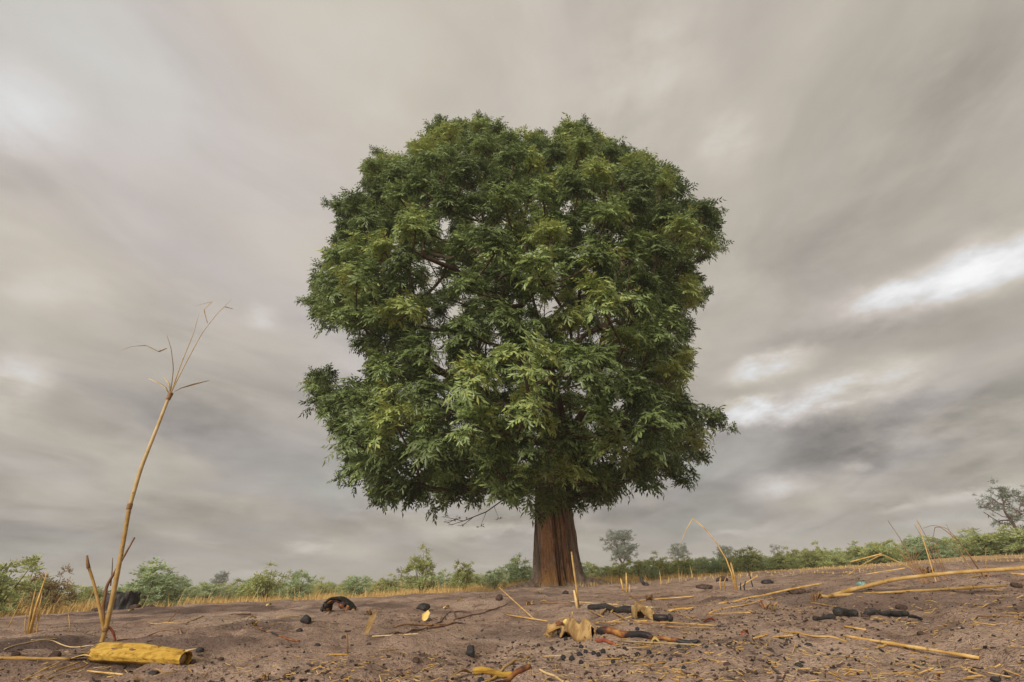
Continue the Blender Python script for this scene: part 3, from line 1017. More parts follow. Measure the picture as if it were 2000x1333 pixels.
far_tree(1216, 1036, 66, 75, 41, 'far grey-green tree with forked trunk right of the big trunk', .95)
far_tree(1330, 1064, 44, 95, 42, 'small far tree rising from the thicket under the bent straw', .9)
far_tree(1418, 1064, 36, 95, 43, 'far flat-topped tree crossed by the bent yellow straw', .95)
far_tree(1525, 1063, 26, 95, 44, 'tiny far tree with almost bare branches above the thicket', .25)
far_tree(2012, 948, 100, 48, 45, 'thinly leaved grey tree behind the thicket at the right end', .38, 1075)
far_tree(1917, 1038, 40, 80, 46, 'rounded blue-grey far tree next to the thinly leaved one', .95, 1085)
far_tree(1948, 1042, 44, 62, 47, 'dark bushy far tree beside the thinly leaved grey one', 1.0, 1085)
far_tree(1790, 1052, 22, 95, 48, 'tiny far tree behind the fan of dry grass', .95, 1095)
far_tree(424, 1117, 30, 85, 49, 'tiny dark far tree above the thicket left of the big tree', 1.0, 1160)
far_tree(58, 1110, 40, 40, 50, 'bare crooked dead tree above the shrubs', 0, 1165, 'dead_tree')
far_tree(785, 1105, 26, 60, 51, 'leafless purplish far tree beside the tall lone shrub', .05, 1145, 'dead_tree')


# ------------------------------------------------------------------ dry grass and litter (nobody could count these)
def grass_field():
    n = 52000
    az = rng.uniform(-R(60), R(60), n); r = 14.6 + 26 * rng.random(n) ** 1.7
    x, y = r * np.sin(az), r * np.cos(az)
    e = 14.8 + vnoise(x / 1.6, y / 1.6, 21) * 2.2 + 1.2 * vnoise(x / 5, y / 5, 22)
    keep = (r > e + .2) & (vnoise(x / 1.1, y / 1.1, 31) > -.30) & (rng.random(n) > .75 * sstep(.15, .6, az))
    # thin grass over the burnt ground right of the tree
    n2 = 9000
    az2 = rng.uniform(R(5), R(56), n2); r2 = rng.uniform(6, 16, n2)
    x2, y2 = r2 * np.sin(az2), r2 * np.cos(az2)
    k2 = vnoise(x2 / .8, y2 / .8, 24) > .12
    x = np.concatenate([x[keep], x2[k2]]); y = np.concatenate([y[keep], y2[k2]])
    n = len(x); z = terrain(x, y)
    r = np.hypot(x, y)
    azv = np.arctan2(x, y); rt = sstep(.12, .5, azv)
    h = rng.uniform(.08, .26, n) * np.where(rng.random(n) < .05 * (1 - rt), 2.6, 1) * np.where(r < 14, .4, 1) * (1 - .62 * rt)
    a = rng.uniform(0, 6.283, n); w = rng.uniform(.006, .016, n) * np.where(r < 14, .6, 1)
    B = np.column_stack([x, y, z - .01])
    S = np.column_stack([np.cos(a), np.sin(a), np.zeros(n)]) * w[:, None]
    L = np.column_stack([rng.normal(.12, .25, n) * h, rng.normal(0, .25, n) * h, h])
    V = np.stack([B - S, B + S, B + L], 1).reshape(-1, 3)
    b = np.arange(n) * 3
    F = np.column_stack([b, b + 1, b + 2])
    o = obj('dry_grass', mesh('dry_grass', V, F, 'grass', smooth=False, attrs={'tint': np.repeat(np.clip(rng.normal(.5, .22, n), 0, 1), 3)}))
    tag(o, 'yellow dry grass along the edge of the burnt field', 'grass', kind='stuff')


grass_field()


def litter(name, label, n, lmin, lmax, tmin, tmax, m, seed, thr, cat):
    rg = np.random.default_rng(seed)
    az = rg.uniform(-R(54), R(54), n * 4); r = np.exp(rg.uniform(math.log(.72), math.log(7.5), n * 4))
    x, y = r * np.sin(az), r * np.cos(az)
    dens = vnoise(x / .30, y / .30, seed) + .7 * vnoise(x / 1.0, y / 1.0, seed + 1) + .35 * np.exp(-((az - .12) / .28) ** 2) * np.exp(-((r - 1.15) / .55) ** 2) + .12 * sstep(0, .5, az)
    keep = np.flatnonzero(dens > thr)[:n]
    x, y = x[keep], y[keep]; n = len(x)
    L = rg.uniform(lmin, lmax, n) ** 1.0 * rg.uniform(.35, 1, n); t = rg.uniform(tmin, tmax, n)
    a = rg.uniform(0, 6.283, n); til = rg.normal(0, .22, n)
    d = np.column_stack([np.cos(a) * np.cos(til), np.sin(a) * np.cos(til), np.sin(til)])
    s = np.column_stack([-np.sin(a), np.cos(a), np.zeros(n)])
    u = np.cross(d, s)
    C = np.column_stack([x, y, terrain(x, y) + t * .35 + np.abs(np.sin(til)) * L * .35])
    hl = (d * (L / 2)[:, None]); T = t[:, None]
    ring = [s * T * .5 - u * T * .3, -s * T * .5 - u * T * .3, u * T * .5]
    V = np.stack([C - hl + q for q in ring] + [C + hl + q * .8 for q in ring], 1).reshape(-1, 3)
    b = np.arange(n) * 6
    F = np.concatenate([np.column_stack([b + i, b + j, b + j + 3, b + i + 3]) for i, j in ((0, 1), (1, 2), (2, 0))] + [np.column_stack([b, b + 2, b + 1, b + 1]), np.column_stack([b + 3, b + 4, b + 5, b + 5])])[: 3 * n]
    o = obj(name, mesh(name, V, F, m, smooth=False))
    tag(o, label, cat, kind='stuff')


litter('straw_litter', 'fine chopped straw scattered over the burnt soil', 3000, .005, .032, .0007, .0019, 'straw', 61, .20, 'straw')
litter('chaff_litter', 'pale chaff scattered over the burnt soil', 3200, .004, .018, .0007, .0018, 'pale', 65, .18, 'chaff')
litter('charred_crumbs', 'small black charred crumbs scattered over the soil', 2200, .003, .012, .0015, .0045, 'char', 71, .05, 'char')
litter('brown_litter', 'brown scorched leaf crumbs scattered over the soil', 6000, .004, .018, .001, .0038, 'clod', 75, -.02, 'litter')


# ------------------------------------------------------------------ stalks, straws, sticks
def path(pts, r=None, n=7, lay=True, rad=0.0):
    """world points of a stalk: pixels on the soil, or on given horizontal distances"""
    W = []
    for i, p in enumerate(pts):
        if r is None: W.append(hit(*p))
        else:
            rr = r[i] if isinstance(r, (list, tuple)) else r
            W.append(at_r(*p, rr))
    W = np.array(W)
    # smooth subdivision
    if len(W) > 2:
        t = np.arange(len(W)); q = np.linspace(0, len(W) - 1, n * (len(W) - 1) + 1)
        out = np.column_stack([np.interp(q, t, W[:, k]) for k in range(3)])
        for _ in range(2): out[1:-1] = .25 * out[:-2] + .5 * out[1:-1] + .25 * out[2:]
    else:
        out = W[0] + (W[1] - W[0]) * np.linspace(0, 1, n + 2)[:, None]
    if lay and r is None and len(W) == 2:
        g_ = terrain(out[:, 0], out[:, 1]) + rad * .55
        out[:, 2] += .75 * max(0.0, float(np.max(g_ - out[:, 2])))
    elif lay:
        g_ = terrain(out[:, 0], out[:, 1]) + rad * .75
        out[:, 2] = np.maximum(out[:, 2] if r is not None else g_, g_)
        if r is None:
            for _ in range(3): out[1:-1, 2] = np.maximum(g_[1:-1], (.5 * (out[:-2, 2] + out[2:, 2])))
    return out


def stalk(name, label, cat, pts, th, m='straw', r=None, group=None, taper=1.0, nodes=0, seg=7, lay=True, parent=None, sag=0):
    c = pts[len(pts) // 2]
    dp = project(hit(*pts[0]) if r is None else at_r(*pts[0], r[0] if isinstance(r, (list, tuple)) else r))[2]
    if r is None: dp = .5 * (dp + project(hit(*pts[-1]))[2])
    rad = th * .68 / 2 / FPX * dp
    P = path(pts, r, 9 if nodes else 7, lay, rad)
    L = len(P); s = np.linspace(0, 1, L)
    rr = rad * (1 + (taper - 1) * s) * (1 + .08 * np.sin(s * 9 + pts[0][0]))
    if nodes:
        for k in range(nodes):
            i = int((k + .6) / nodes * (L - 1)); rr[i] *= 1.35
    V, F = tube(P, rr, seg)
    return put(name, V, F, m, label, cat, group, parent=parent)


# --- left foreground: cane piece, tall dry stalk and what lies round them
def cane_piece():
    a = hit(183, 1292); b = hit(360, 1300)
    ra = 15 / FPX * project(a)[2]; rb = 12.5 / FPX * project(b)[2]
    a = a + np.array([0, 0, ra * .85]); b = b + np.array([0, 0, rb * .85])
    root = empty('split_cane', (a + b) / 2 - np.array([0, 0, ra * .85]))
    tag(root, 'thick ribbed yellow cane piece split at one end, spotted with soot', 'cane')
    n, seg = 26, 40
    t = np.linspace(0, 1, n)
    P = a + (b - a) * t[:, None]
    def ridge(an, i):
        q = .97 + .09 * np.abs(np.cos(an * 5.5)) + .04 * np.sin(an * 3 + 1 + t[i] * 2) + .02 * math.sin(t[i] * 23)
        q = q * (1 - .10 * np.maximum(0, np.cos(an - 1.15)) ** 14)              # long groove facing the viewer
        if t[i] < .3: q = q - .16 * (1 - t[i] / .3) * np.maximum(0, np.cos(an - .2)) ** 24
        if i == 0: q = q * (.93 + .09 * np.sin(an * 7))
        return q
    V, F = tube(P, np.linspace(ra, rb, n), seg, cap=False, ridge=ridge)
    k = len(V)
    # hollow ends: inner wall a little way in
    d = (b - a) / np.linalg.norm(b - a)
    Vi, Fi = tube(P[1:-1], np.linspace(ra, rb, n)[1:-1] * .72, seg, cap=True)
    put('culm', V, F, 'cane', parent=root)
    put('pith', Vi, Fi, 'pale', parent=root)
    put('rim', *tube([a - d * .001, a + d * .004], [ra * .97, ra * 1.0], seg, cap=False), 'brown', parent=root)
    tow = -P[n // 2] * np.array([1, 1, 0]); tow /= np.linalg.norm(tow)
    for ph, t0, t1, rc in ((.62, 0.0, .62, .0042), (.15, .04, .97, .0034), (-.35, .2, .8, .003)):
        tt = np.linspace(t0, t1, 16); C = a + (b - a) * tt[:, None]
        rr_ = (ra + (rb - ra) * tt) * 1.05
        C = C + (tow * math.cos(ph) + np.array([0, 0, math.sin(ph)])) * rr_[:, None] + rng.normal(0, .0006, (16, 3))
        put('crack', *tube(C, rc * np.sin(np.linspace(.5, 3.0, 16)), 5), 'twig' if ph > 0 else 'char', parent=root)
    s0, s1 = b + np.array([-.02, .01, rb * .8]), b + np.array([.012, .008, rb * 1.25])
    put('splinter', *tube([s0 - d * .03, s0, s1], [.003, .0035, .001], 5), 'pale', parent=root)
    put('top_strip', *tube([a + np.array([.0, 0, ra * .93]), (a + b) / 2 + np.array([0, 0, ra * .96]), b + np.array([-.01, 0, rb * .90])], [.006, .007, .005], 8), 'cane', parent=root)


cane_piece()


def blade(pts, w, m, parent=None, name='leaf_blade', label=None, cat=None, group=None, curl=.3, tw=0.0):
    """thin leaf strip with thickness, following world points; w = half widths"""
    P = np.asarray(pts, float); n = len(P); w = np.asarray(w, float)
    T = np.gradient(P, axis=0); T /= np.linalg.norm(T, axis=1)[:, None]
    V = []
    for i in range(n):
        s = np.cross(T[i], [0, 0, 1.0])
        if np.linalg.norm(s) < .2: s = np.array([1.0, 0, 0])
        s /= np.linalg.norm(s); u = np.cross(s, T[i])
        an = tw * (i / max(1, n - 1)); s, u = s * math.cos(an) + u * math.sin(an), u * math.cos(an) - s * math.sin(an)
        th = max(.0005, w[i] * .03)
        up = u * w[i] * curl
        V += [P[i] - s * w[i] + up, P[i], P[i] + s * w[i] + up, P[i] + s * w[i] + up + u * th, P[i] + u * th, P[i] - s * w[i] + up + u * th]
    F = []
    for i in range(n - 1):
        for j in range(6):
            k = (j + 1) % 6
            F.append((i * 6 + j, i * 6 + k, (i + 1) * 6 + k, (i + 1) * 6 + j))
    F += [tuple(range(5, -1, -1)), tuple(range((n - 1) * 6, n * 6))]
    return put(name, np.array(V), F, m, label, cat, group, parent=parent)


def tall_stalk():
    b = hit(198, 1256); r0 = math.hypot(b[0], b[1])
    root = empty('dry_stalk', b)
    tag(root, 'tall dry grass stalk with drooping seed head rising beside the split cane', 'stalk')
    A = lambda x, y, dr=0: at_r(x, y, r0 + dr)
    dp = project(b)[2]; u = dp / FPX
    def part(nm, pts, th, m, nodes=()):
        P = np.array(pts, float)
        if len(P) > 2:
            t = np.arange(len(P)); q = np.linspace(0, len(P) - 1, 8 * (len(P) - 1) + 1)
            P = np.column_stack([np.interp(q, t, P[:, k]) for k in range(3)])
            for _ in range(3): P[1:-1] = .25 * P[:-2] + .5 * P[1:-1] + .25 * P[2:]
        else: P = P[0] + (P[1] - P[0]) * np.linspace(0, 1, 8)[:, None]
        rr = np.interp(np.linspace(0, 1, len(P)), np.linspace(0, 1, len(th)), th) * u / 2 * .8
        put(nm, *tube(P, rr, 8), m, parent=root)
    part('stem', [b - np.array([0, 0, .02]), A(207, 1228), A(222, 1158), A(238, 1075), A(253, 990)], [9, 11, 11, 10, 10], 'straw')
    part('stem', [A(253, 990), A(275, 915), A(305, 840), A(331, 773)], [10, 10, 9, 8], 'pale')
    part('node', [A(251.5, 995), A(254.5, 984)], [13, 13], 'brown')
    part('node', [A(205, 1234), A(207, 1226)], [13, 13], 'brown')
    part('node', [A(328, 781), A(334, 768)], [12, 14], 'brown')
    part('flower_stem', [A(331, 773), A(360, 715), A(395, 650), A(425, 612), A(452, 585)], [3.6, 2.8, 2.2, 1.5, .8], 'pale')
    part('flower_stem', [A(333, 770), A(353, 712), A(378, 652), A(388, 615)], [4, 3, 2, 1], 'pale')
    part('flower_stem', [A(333, 770), A(339, 720), A(334, 680), A(326, 655)], [2.6, 2.2, 1.8, 1], 'brown')
    for pts, w in (([(333, 770), (352, 760), (378, 752), (408, 744)], [2, 3.5, 3, .6]), ([(331, 772), (322, 757), (308, 748), (290, 740)], [1.6, 2.6, 2, .5]),
                   ([(333, 770), (330, 750), (320, 738)], [1.2, 1.8, .5]), ([(326, 681), (310, 688), (285, 676), (260, 677), (232, 686)], [1, 3, 3.4, 2, .5]),
                   ([(425, 612), (440, 600), (455, 604)], [.8, 1.4, .4]), ([(405, 632), (398, 605), (415, 590), (380, 598)], [.8, 1.2, 1.2, .3])):
        P = np.array([A(*p, .02 * i) for i, p in enumerate(pts)])
        blade(P, np.array(w) * u * 1.2, 'pale', root, 'leaf_blade', tw=.8)
    part('shoot', [A(204, 1236), A(193, 1180), A(182, 1135), A(173, 1108)], [7, 7, 6, 6], 'straw')
    part('shoot_tip', [A(173, 1110), A(171, 1098), A(170, 1085)], [8, 6.5, 4], 'brown')
    part('shoot', [A(205, 1236, .05), A(201, 1190, .06), A(208, 1145, .06), A(232, 1105, .06), A(263, 1050, .06)], [5, 7, 7, 6, 4], 'brown')
    part('side_root', [A(213, 1224), A(221, 1235), A(226, 1252)], [5, 5, 4], 'leafred')
    part('dead_twig', [A(216, 1145, .1), A(219, 1115, .1), A(220, 1090, .1)], [3, 2.4, 1.4], 'twig')


tall_stalk()
stalk('dry_stick', 'thin brown stick bent over at its tip behind the split cane', 'stick', [(228, 1252), (300, 1237), (345, 1231), (352, 1231), (367, 1240)], 3.6, 'brown')
stalk('dry_stalk', 'straight yellow stalk lying against the big dry leaf near the split cane', 'stalk', [(-14, 1290), (136, 1292)], 8, 'straw', nodes=2)
stalk('dry_stick', 'thin arched straw above the straight yellow stalk', 'straw', [(8, 1270), (50, 1257), (110, 1253), (182, 1262)], 2.6, 'pale')


def lump(c, r, m, name, label, cat, group=None, squash=.8, seed=0, rough=.18, seg=12, parent=None):
    rg = np.random.default_rng(seed)
    V, F = [], []
    n = seg // 2 + 1
    for i in range(n):
        ph = math.pi * i / (n - 1)
        for j in range(seg):
            a = 2 * math.pi * j / seg
            q = 1 + rough * 2 * float(vnoise(math.cos(a) * math.sin(ph) * 1.7 + seed, math.sin(a) * math.sin(ph) * 1.7 + math.cos(ph) * 2.3, 80 + seed))
            V.append((c[0] + r[0] * q * math.sin(ph) * math.cos(a), c[1] + r[1] * q * math.sin(ph) * math.sin(a), c[2] + r[2] * q * math.cos(ph)))
    for i in range(n - 1):
        for j in range(seg):
            k = (j + 1) % seg
            F.append((i * seg + j, (i + 1) * seg + j, (i + 1) * seg + k, i * seg + k))
    return put(name, np.array(V), F, m, label, cat, group, parent=parent)


def upx(p):                       # metres per photo pixel at a soil point
    return project(p)[2] / FPX


def leafshape(px0, px1, w, m, name, label, r=None, rise=0, group=None, curl=.35, tw=.5, bow=.15):
    a = hit(*px0); b = hit(*px1) if r is None else at_r(*px1, r)
    u = upx(a); n = 10; s = np.linspace(0, 1, n)
    if r is None and np.linalg.norm(b - a) > 2.2 * u * math.dist(px0, px1) + .02:
        b = at_r(*px1, math.hypot(a[0], a[1]) + .01); b[2] = gz(b[0], b[1]) + .004
    P = a + (b - a) * s[:, None]
    P[:, 2] += np.sin(s * math.pi) * bow * np.linalg.norm(b - a) + .003
    if r is None: P[:, 2] = np.maximum(P[:, 2], terrain(P[:, 0], P[:, 1]) + .002)
    wv = w / 2 * u * np.clip(np.sin(math.pi * (s * .86 + .10)), .06, 1) * (1 + .18 * np.sin(s * 14 + px0[0]))
    return blade(P, wv, m, None, name, label, 'leaf', group, curl, tw)


leafshape((137, 1290), (203, 1299), 20, 'leafyel', 'dry_leaf', 'broad curled yellow leaf pressed against the split cane', curl=-.3)
b = hit(715, 1243); leafshape((715, 1243), (737, 1193), 19, 'leafdry', 'dry_leaf', 'long tan leaf standing upright in the bare sand', r=math.hypot(b[0], b[1]) + .03, tw=.25, curl=.25, bow=.03)
for pts, th in ([[(45, 1335), (116, 1299)], 5], [[(68, 1334), (152, 1303)], 4.5], [[(90, 1334), (168, 1306)], 4], [[(170, 1312), (240, 1319)], 4]):
    stalk('straw', 'short yellow straw lying beside the split cane', 'straw', pts, th, 'straw', group='straws beside the split cane', nodes=1)
# tuft of standing stems at the left
b = hit(55, 1238); r0 = math.hypot(b[0], b[1])
root = empty('grass_tuft', b); tag(root, 'tuft of thin standing straw stems left of the tall dry stalk', 'grass tuft')
for x0, x1, y1, th in ((54, 70, 1150, 4), (58, 74, 1158, 3.5), (56, 92, 1118, 4), (60, 80, 1170, 3), (72, 82, 1160, 3), (50, 52, 1190, 2.5), (63, 98, 1165, 2)):
    u = upx(b); P = np.array([at_r(x0, 1240, r0), at_r((x0 + x1) / 2 - 2, (1240 + y1) / 2, r0 + .03), at_r(x1, y1, r0 + .05)])
    put('stem', *tube(P, np.array([th, th * .9, th * .4]) * u / 2, 6), 'straw', parent=root)
stalk('dry_stalk', 'slanting thin stalk left of the tuft of standing stems', 'stalk', [(16, 1226), (50, 1155)], 3, 'straw', r=r0, taper=.5, lay=False)
b = hit(135, 1234); blade([b + np.array([0, 0, -.005]), at_r(135, 1218, math.hypot(b[0], b[1])), at_r(133, 1200, math.hypot(b[0], b[1]))], np.array([2, 3, 1]) * upx(b), 'straw', None, 'dry_leaf', 'narrow straw blade standing alone behind the split cane', 'leaf')
stalk('dry_stick', 'pale straw lying in front of the charred stump', 'straw', [(288, 1218), (360, 1217), (396, 1205)], 3, 'straw')
stalk('dry_stick', 'pinkish twig leaning across the pale straw', 'twig', [(322, 1220), (348, 1194)], 3, 'brown', r=[3.2, 3.3], lay=False)


# --- charred stump
def stump():
    r0 = 7.2
    b = at_r(232, 1197, r0); b[2] = gz(b[0], b[1])
    root = empty('charred_stump', b); tag(root, 'squat black charred stump with jagged top beside the round shrub', 'stump')
    u = project(b)[2] / FPX
    H, W = 44 * u, 27 * u
    zs = np.linspace(-.05, H, 18); seg = 64; th = np.arange(seg) * 2 * math.pi / seg
    V = []
    for z in zs:
        t = max(0, z / H)
        rr = W * np.interp(t, [0, .2, 1], [1.2, 1.02, .93]) * (1 + .05 * np.sin(3 * th + 1 + z * 4) + .22 * vnoise(th * 3, np.full(seg, z * 3), 93) + .18 * vnoise(th * 8, np.full(seg, z * 14), 91))
        zz = np.full(seg, z) - (t ** 3) * H * (.10 + .16 * (vnoise(th * 4, th * 0, 92) + .5))
        V.append(np.column_stack([rr * np.cos(th), rr * np.sin(th), zz]))
    V.append(np.column_stack([W * .55 * np.cos(th), W * .55 * np.sin(th), np.full(seg, H * .62)]))
    n = len(V); V = np.concatenate(V)
    F = [(i * seg + j, i * seg + (j + 1) % seg, (i + 1) * seg + (j + 1) % seg, (i + 1) * seg + j) for i in range(n - 1) for j in range(seg)]
    F.append(tuple(range((n - 1) * seg, n * seg)))
    obj('stump_wood', mesh('stump_wood', V, F, 'char'), root)
    for k, (dx, dy) in enumerate(((W * 1.35, -.05), (W * 1.7, .1), (-W * 1.25, -.08))):
        lump((b[0] + dx, b[1] + dy, gz(b[0] + dx, b[1] + dy) + .03), (.055, .045, .03), 'clod', 'charred_root', None, None, seed=k + 3, parent=root)


stump()


# --- arched scorched bark on its sand mound
def arch():
    b = hit(660, 1194); r0 = math.hypot(b[0], b[1]); u = upx(b)
    root = empty('arched_bark', b); tag(root, 'arched piece of scorched bark, orange underneath, on a small sand mound', 'bark')
    pts = [(641, 1188), (643, 1176), (654, 1169), (668, 1171), (680, 1180), (690, 1192)]
    C = np.array([at_r(x, y, r0 + .02 * i) for i, (x, y) in enumerate(pts)])
    t = np.linspace(0, 5, 22); C = np.column_stack([np.interp(t, range(6), C[:, k]) for k in range(3)])
    for _ in range(2): C[1:-1] = .25 * C[:-2] + .5 * C[1:-1] + .25 * C[2:]
    wdt = np.array([0, .11, 0])
    for nm, off, m, th in (('outer_bark', 0.0, 'char', .010), ('inner_bark', -.012, 'burnt', .008)):
        V, F = [], []
        for i, p in enumerate(C):
            e = 1 + .3 * float(vnoise(i * .5, 3.3, 95))
            q = p + np.array([0, 0, off])
            V += [q - wdt * e * .5, q + wdt * e * .5, q + wdt * e * .5 + np.array([0, 0, th]), q - wdt * e * .5 + np.array([0, 0, th])]
        for i in range(len(C) - 1):
            for j in range(4):
                k = (j + 1) % 4; F.append((i * 4 + j, (i + 1) * 4 + j, (i + 1) * 4 + k, i * 4 + k))
        F += [(0, 1, 2, 3), tuple(range((len(C) - 1) * 4 + 3, (len(C) - 1) * 4 - 1, -1))]
        put(nm, np.array(V), F, m, parent=root)
    for k, (x, y, s) in enumerate(((630, 1190, 5), (634, 1180, 4), (667, 1183, 6), (678, 1190, 6), (689, 1196, 5))):
        p = at_r(x, y, r0); lump(p, (s * u, s * u * .8, s * u * .9), 'burnt' if k > 1 else 'char', 'bark_flake', None, None, seed=k + 11, rough=.4, parent=root)


arch()
CL = [(597, 1216, 10, 8, 'black scorched clod near the upright tan leaf'), (919, 1282, 9, 11, 'black charred lump in the sand left of the split cane halves')]
for i, (x, y, w, h, lab) in enumerate(CL):
    p = hit(x, y); u = upx(p); lump(p + np.array([0, 0, h * u * .55]), (w * u, w * u * .8, h * u), 'char', 'charred_lump', lab, 'charcoal', seed=21 + i, rough=.3, seg=16)
for i, (x, y, w, h) in enumerate(((620, 1263, 7, 4), (812, 1293, 8, 5), (671, 1248, 5, 4), (585, 1234, 6, 4), (720, 1260, 4, 3), (975, 1172, 7, 7), (1105, 1160, 6, 4), (1375, 1150, 16, 5), (1410, 1135, 12, 6), (1500, 1140, 12, 5), (1985, 1146, 10, 5), (1880, 1150, 8, 4), (1560, 1302, 9, 5), (1420, 1300, 7, 4), (1800, 1240, 7, 4), (1945, 1330, 9, 5), (30, 1282, 8, 6), (105, 1285, 10, 7), (390, 1275, 8, 6), (430, 1290, 6, 4), (375, 1296, 6, 5), (300, 1318, 10, 5), (560, 1322, 8, 4), (1690, 1205, 9, 5), (1580, 1262, 8, 4))):
    p = hit(x, y); u = upx(p); lump(p + np.array([0, 0, h * u * .4]), (w * u, w * u * .8, h * u), 'clod' if i % 3 else 'char', 'clod', *(lambda t: (t, 'clod', t + 's'))(('brown' if i % 3 else 'black') + (' wide' if w > 8 else ' small') + ' scorched clod ' + ('by the split cane' if x < 500 else 'on open sand near the upright tan leaf' if x < 960 else 'on the sand right of the big roots' if y < 1165 and x < 1550 else 'on the sand round the charred logs')), seed=31 + i, rough=.3)

# --- middle: sticks, leaves
stalk('dry_stick', 'tan stick with one burnt end slanting down the sand', 'stick', [(504, 1227), (545, 1246), (584, 1254)], 4.5, 'burnt')
b = hit(679, 1279); r0 = math.hypot(b[0], b[1])
root = empty('upright_twig', b); tag(root, 'short upright brown twig with a tiny dark crosspiece on top', 'twig')
put('stem', *tube([b - np.array([0, 0, .01]), at_r(679, 1258, r0), at_r(677, 1234, r0)], np.array([4, 3.4, 3]) * upx(b) / 2, 6), 'brown', parent=root)
put('crosspiece', *tube([at_r(674, 1233, r0), at_r(685, 1233, r0 - .01)], np.array([3.4, 2.4]) * upx(b) / 2, 6), 'char', parent=root)
b = hit(829, 1215); leafshape((829, 1215), (836, 1194), 19, 'leafyel', 'dry_leaf', 'small pale yellow leaf scrap below the dark stub on bare sand', r=math.hypot(b[0], b[1]) + .02, curl=.15, bow=.05, tw=.3)
p = hit(826, 1192); lump(p + np.array([0, 0, .012]), (.035, .03, .025), 'char', 'charred_stub', 'dark burnt stub just behind the pale yellow leaf scrap', 'stub', seed=61, rough=.35)


def twig(label, branches, m='twig', name='fallen_twig'):
    first = hit(*branches[0][0][0]); root = empty(name, first); tag(root, label, 'twig')
    for pts, th in branches:
        dp = upx(hit(*pts[0])); P = path(pts, None, 6, True, th * dp / 2)
        if len(pts[0]) > 2: pass
        put('branch', *tube(P, np.linspace(1, .55, len(P)) * th * dp / 2, 6), m, parent=root)


twig('forked brown twig lying right of the upright tan leaf', [([(770, 1240), (800, 1235), (832, 1231), (862, 1216)], 5), ([(835, 1229), (880, 1222), (900, 1219)], 4), ([(862, 1216), (872, 1204), (880, 1195)], 3), ([(860, 1217), (864, 1202)], 2.2)])
twig('thin branching twig left of the leaning yellow stalk', [([(887, 1212), (920, 1206), (950, 1196)], 3), ([(950, 1196), (975, 1187), (991, 1180)], 2.6), ([(890, 1211), (886, 1197), (905, 1195)], 2.4), ([(905, 1196), (920, 1197)], 2)])
STR = [([(770, 1227), (832, 1222), (890, 1219)], 4), ([(726, 1252), (816, 1247)], 3), ([(643, 1281), (681, 1281)], 4), ([(1110, 1177), (1275, 1190)], 4), ([(1060, 1180), (1120, 1181)], 2.6),
       ([(1160, 1223), (1265, 1221)], 4), ([(1172, 1229), (1305, 1233)], 3), ([(1290, 1217), (1400, 1224)], 4), ([(1210, 1254), (1402, 1264)], 4.5), ([(1300, 1225), (1395, 1228)], 3.4), ([(1230, 1170), (1330, 1166)], 2.6), ([(1250, 1176), (1355, 1168)], 2.6),
       ([(1280, 1190), (1390, 1184)], 2.4), ([(1385, 1201), (1450, 1187), (1516, 1170)], 3), ([(1160, 1290), (1255, 1285)], 2.6), ([(1220, 1268), (1275, 1266)], 3), ([(1060, 1285), (1100, 1283)], 2.6), ([(1380, 1202), (1466, 1198)], 3),
       ([(1527, 1235), (1560, 1241), (1655, 1256)], 5), ([(1650, 1227), (1692, 1234)], 5), ([(1910, 1205), (2010, 1205)], 4), ([(1580, 1179), (1640, 1190)], 3.4), ([(1510, 1246), (1550, 1243)], 4.4), ([(1400, 1296), (1420, 1295)], 4),
       ([(1470, 1250), (1500, 1242)], 5), ([(1240, 1305), (1300, 1298)], 3), ([(1330, 1320), (1360, 1328)], 3), ([(740, 1272), (775, 1271)], 4), ([(450, 1202), (490, 1201)], 3), ([(540, 1208), (590, 1204)], 3), ([(60, 1253), (110, 1250)], 2.6),
       ([(1900, 1217), (1945, 1223)], 3), ([(1720, 1320), (1790, 1316)], 3), ([(1840, 1310), (1832, 1290)], 2.6), ([(1610, 1310), (1690, 1318)], 3), ([(1925, 1166), (1962, 1165)], 3), ([(1930, 1152), (1958, 1155)], 3), ([(1890, 1130), (1930, 1123)], 4), ([(1975, 1122), (2010, 1125)], 6)]
for pts, th in STR:
    mk = random.choice(['straw', 'straw', 'pale', 'brown']); cn = {'straw': 'golden', 'pale': 'pale', 'brown': 'brown'}[mk]
    sz = 'long' if abs(pts[-1][0] - pts[0][0]) > 85 else 'short'
    sec = ('near the tan stick with the burnt end' if pts[0][0] < 700 else 'beside the forked brown twig' if pts[0][0] < 1000 else 'in the straw pile round the husks' if pts[0][0] < 1470 else 'on the sand round the charred logs')
    stalk('straw', f'{sz} {cn} straw lying flat {sec}', 'straw', pts, th, mk, group=f'{sz} {cn} straws {sec}', nodes=1 if th > 3.8 else 0)
b = hit(1045, 1211); r0 = math.hypot(b[0], b[1])
stalk('dry_stalk', 'straight yellow stalk leaning out of the sand left of the trunk', 'stalk', [(1046, 1212), (975, 1148)], 3.6, 'straw', r=[r0, r0 + .25], lay=False, taper=.8)
stalk('dry_stalk', 'thin stalk lying from the leaning stalk to the crumpled husk', 'stalk', [(990, 1202), (1070, 1215)], 3.4, 'straw')
b = hit(1130, 1188); r0 = math.hypot(b[0], b[1])
root = empty('upright_stalk', b); tag(root, 'upright yellow cut stalk standing before the big trunk', 'stalk')
u = upx(b)
put('stem', *tube([b - np.array([0, 0, .02]), at_r(1126, 1150, r0), at_r(1121, 1115, r0), at_r(1116, 1078, r0)], np.array([5, 4.6, 4.2, 3.2]) * u / 2, 8), 'straw', parent=root)
put('sheath', *tube([at_r(1128, 1190, r0 - .01), at_r(1125, 1172, r0 - .015), at_r(1121, 1153, r0 - .01)], np.array([6, 6, 3]) * u / 2, 7), 'pale', parent=root)


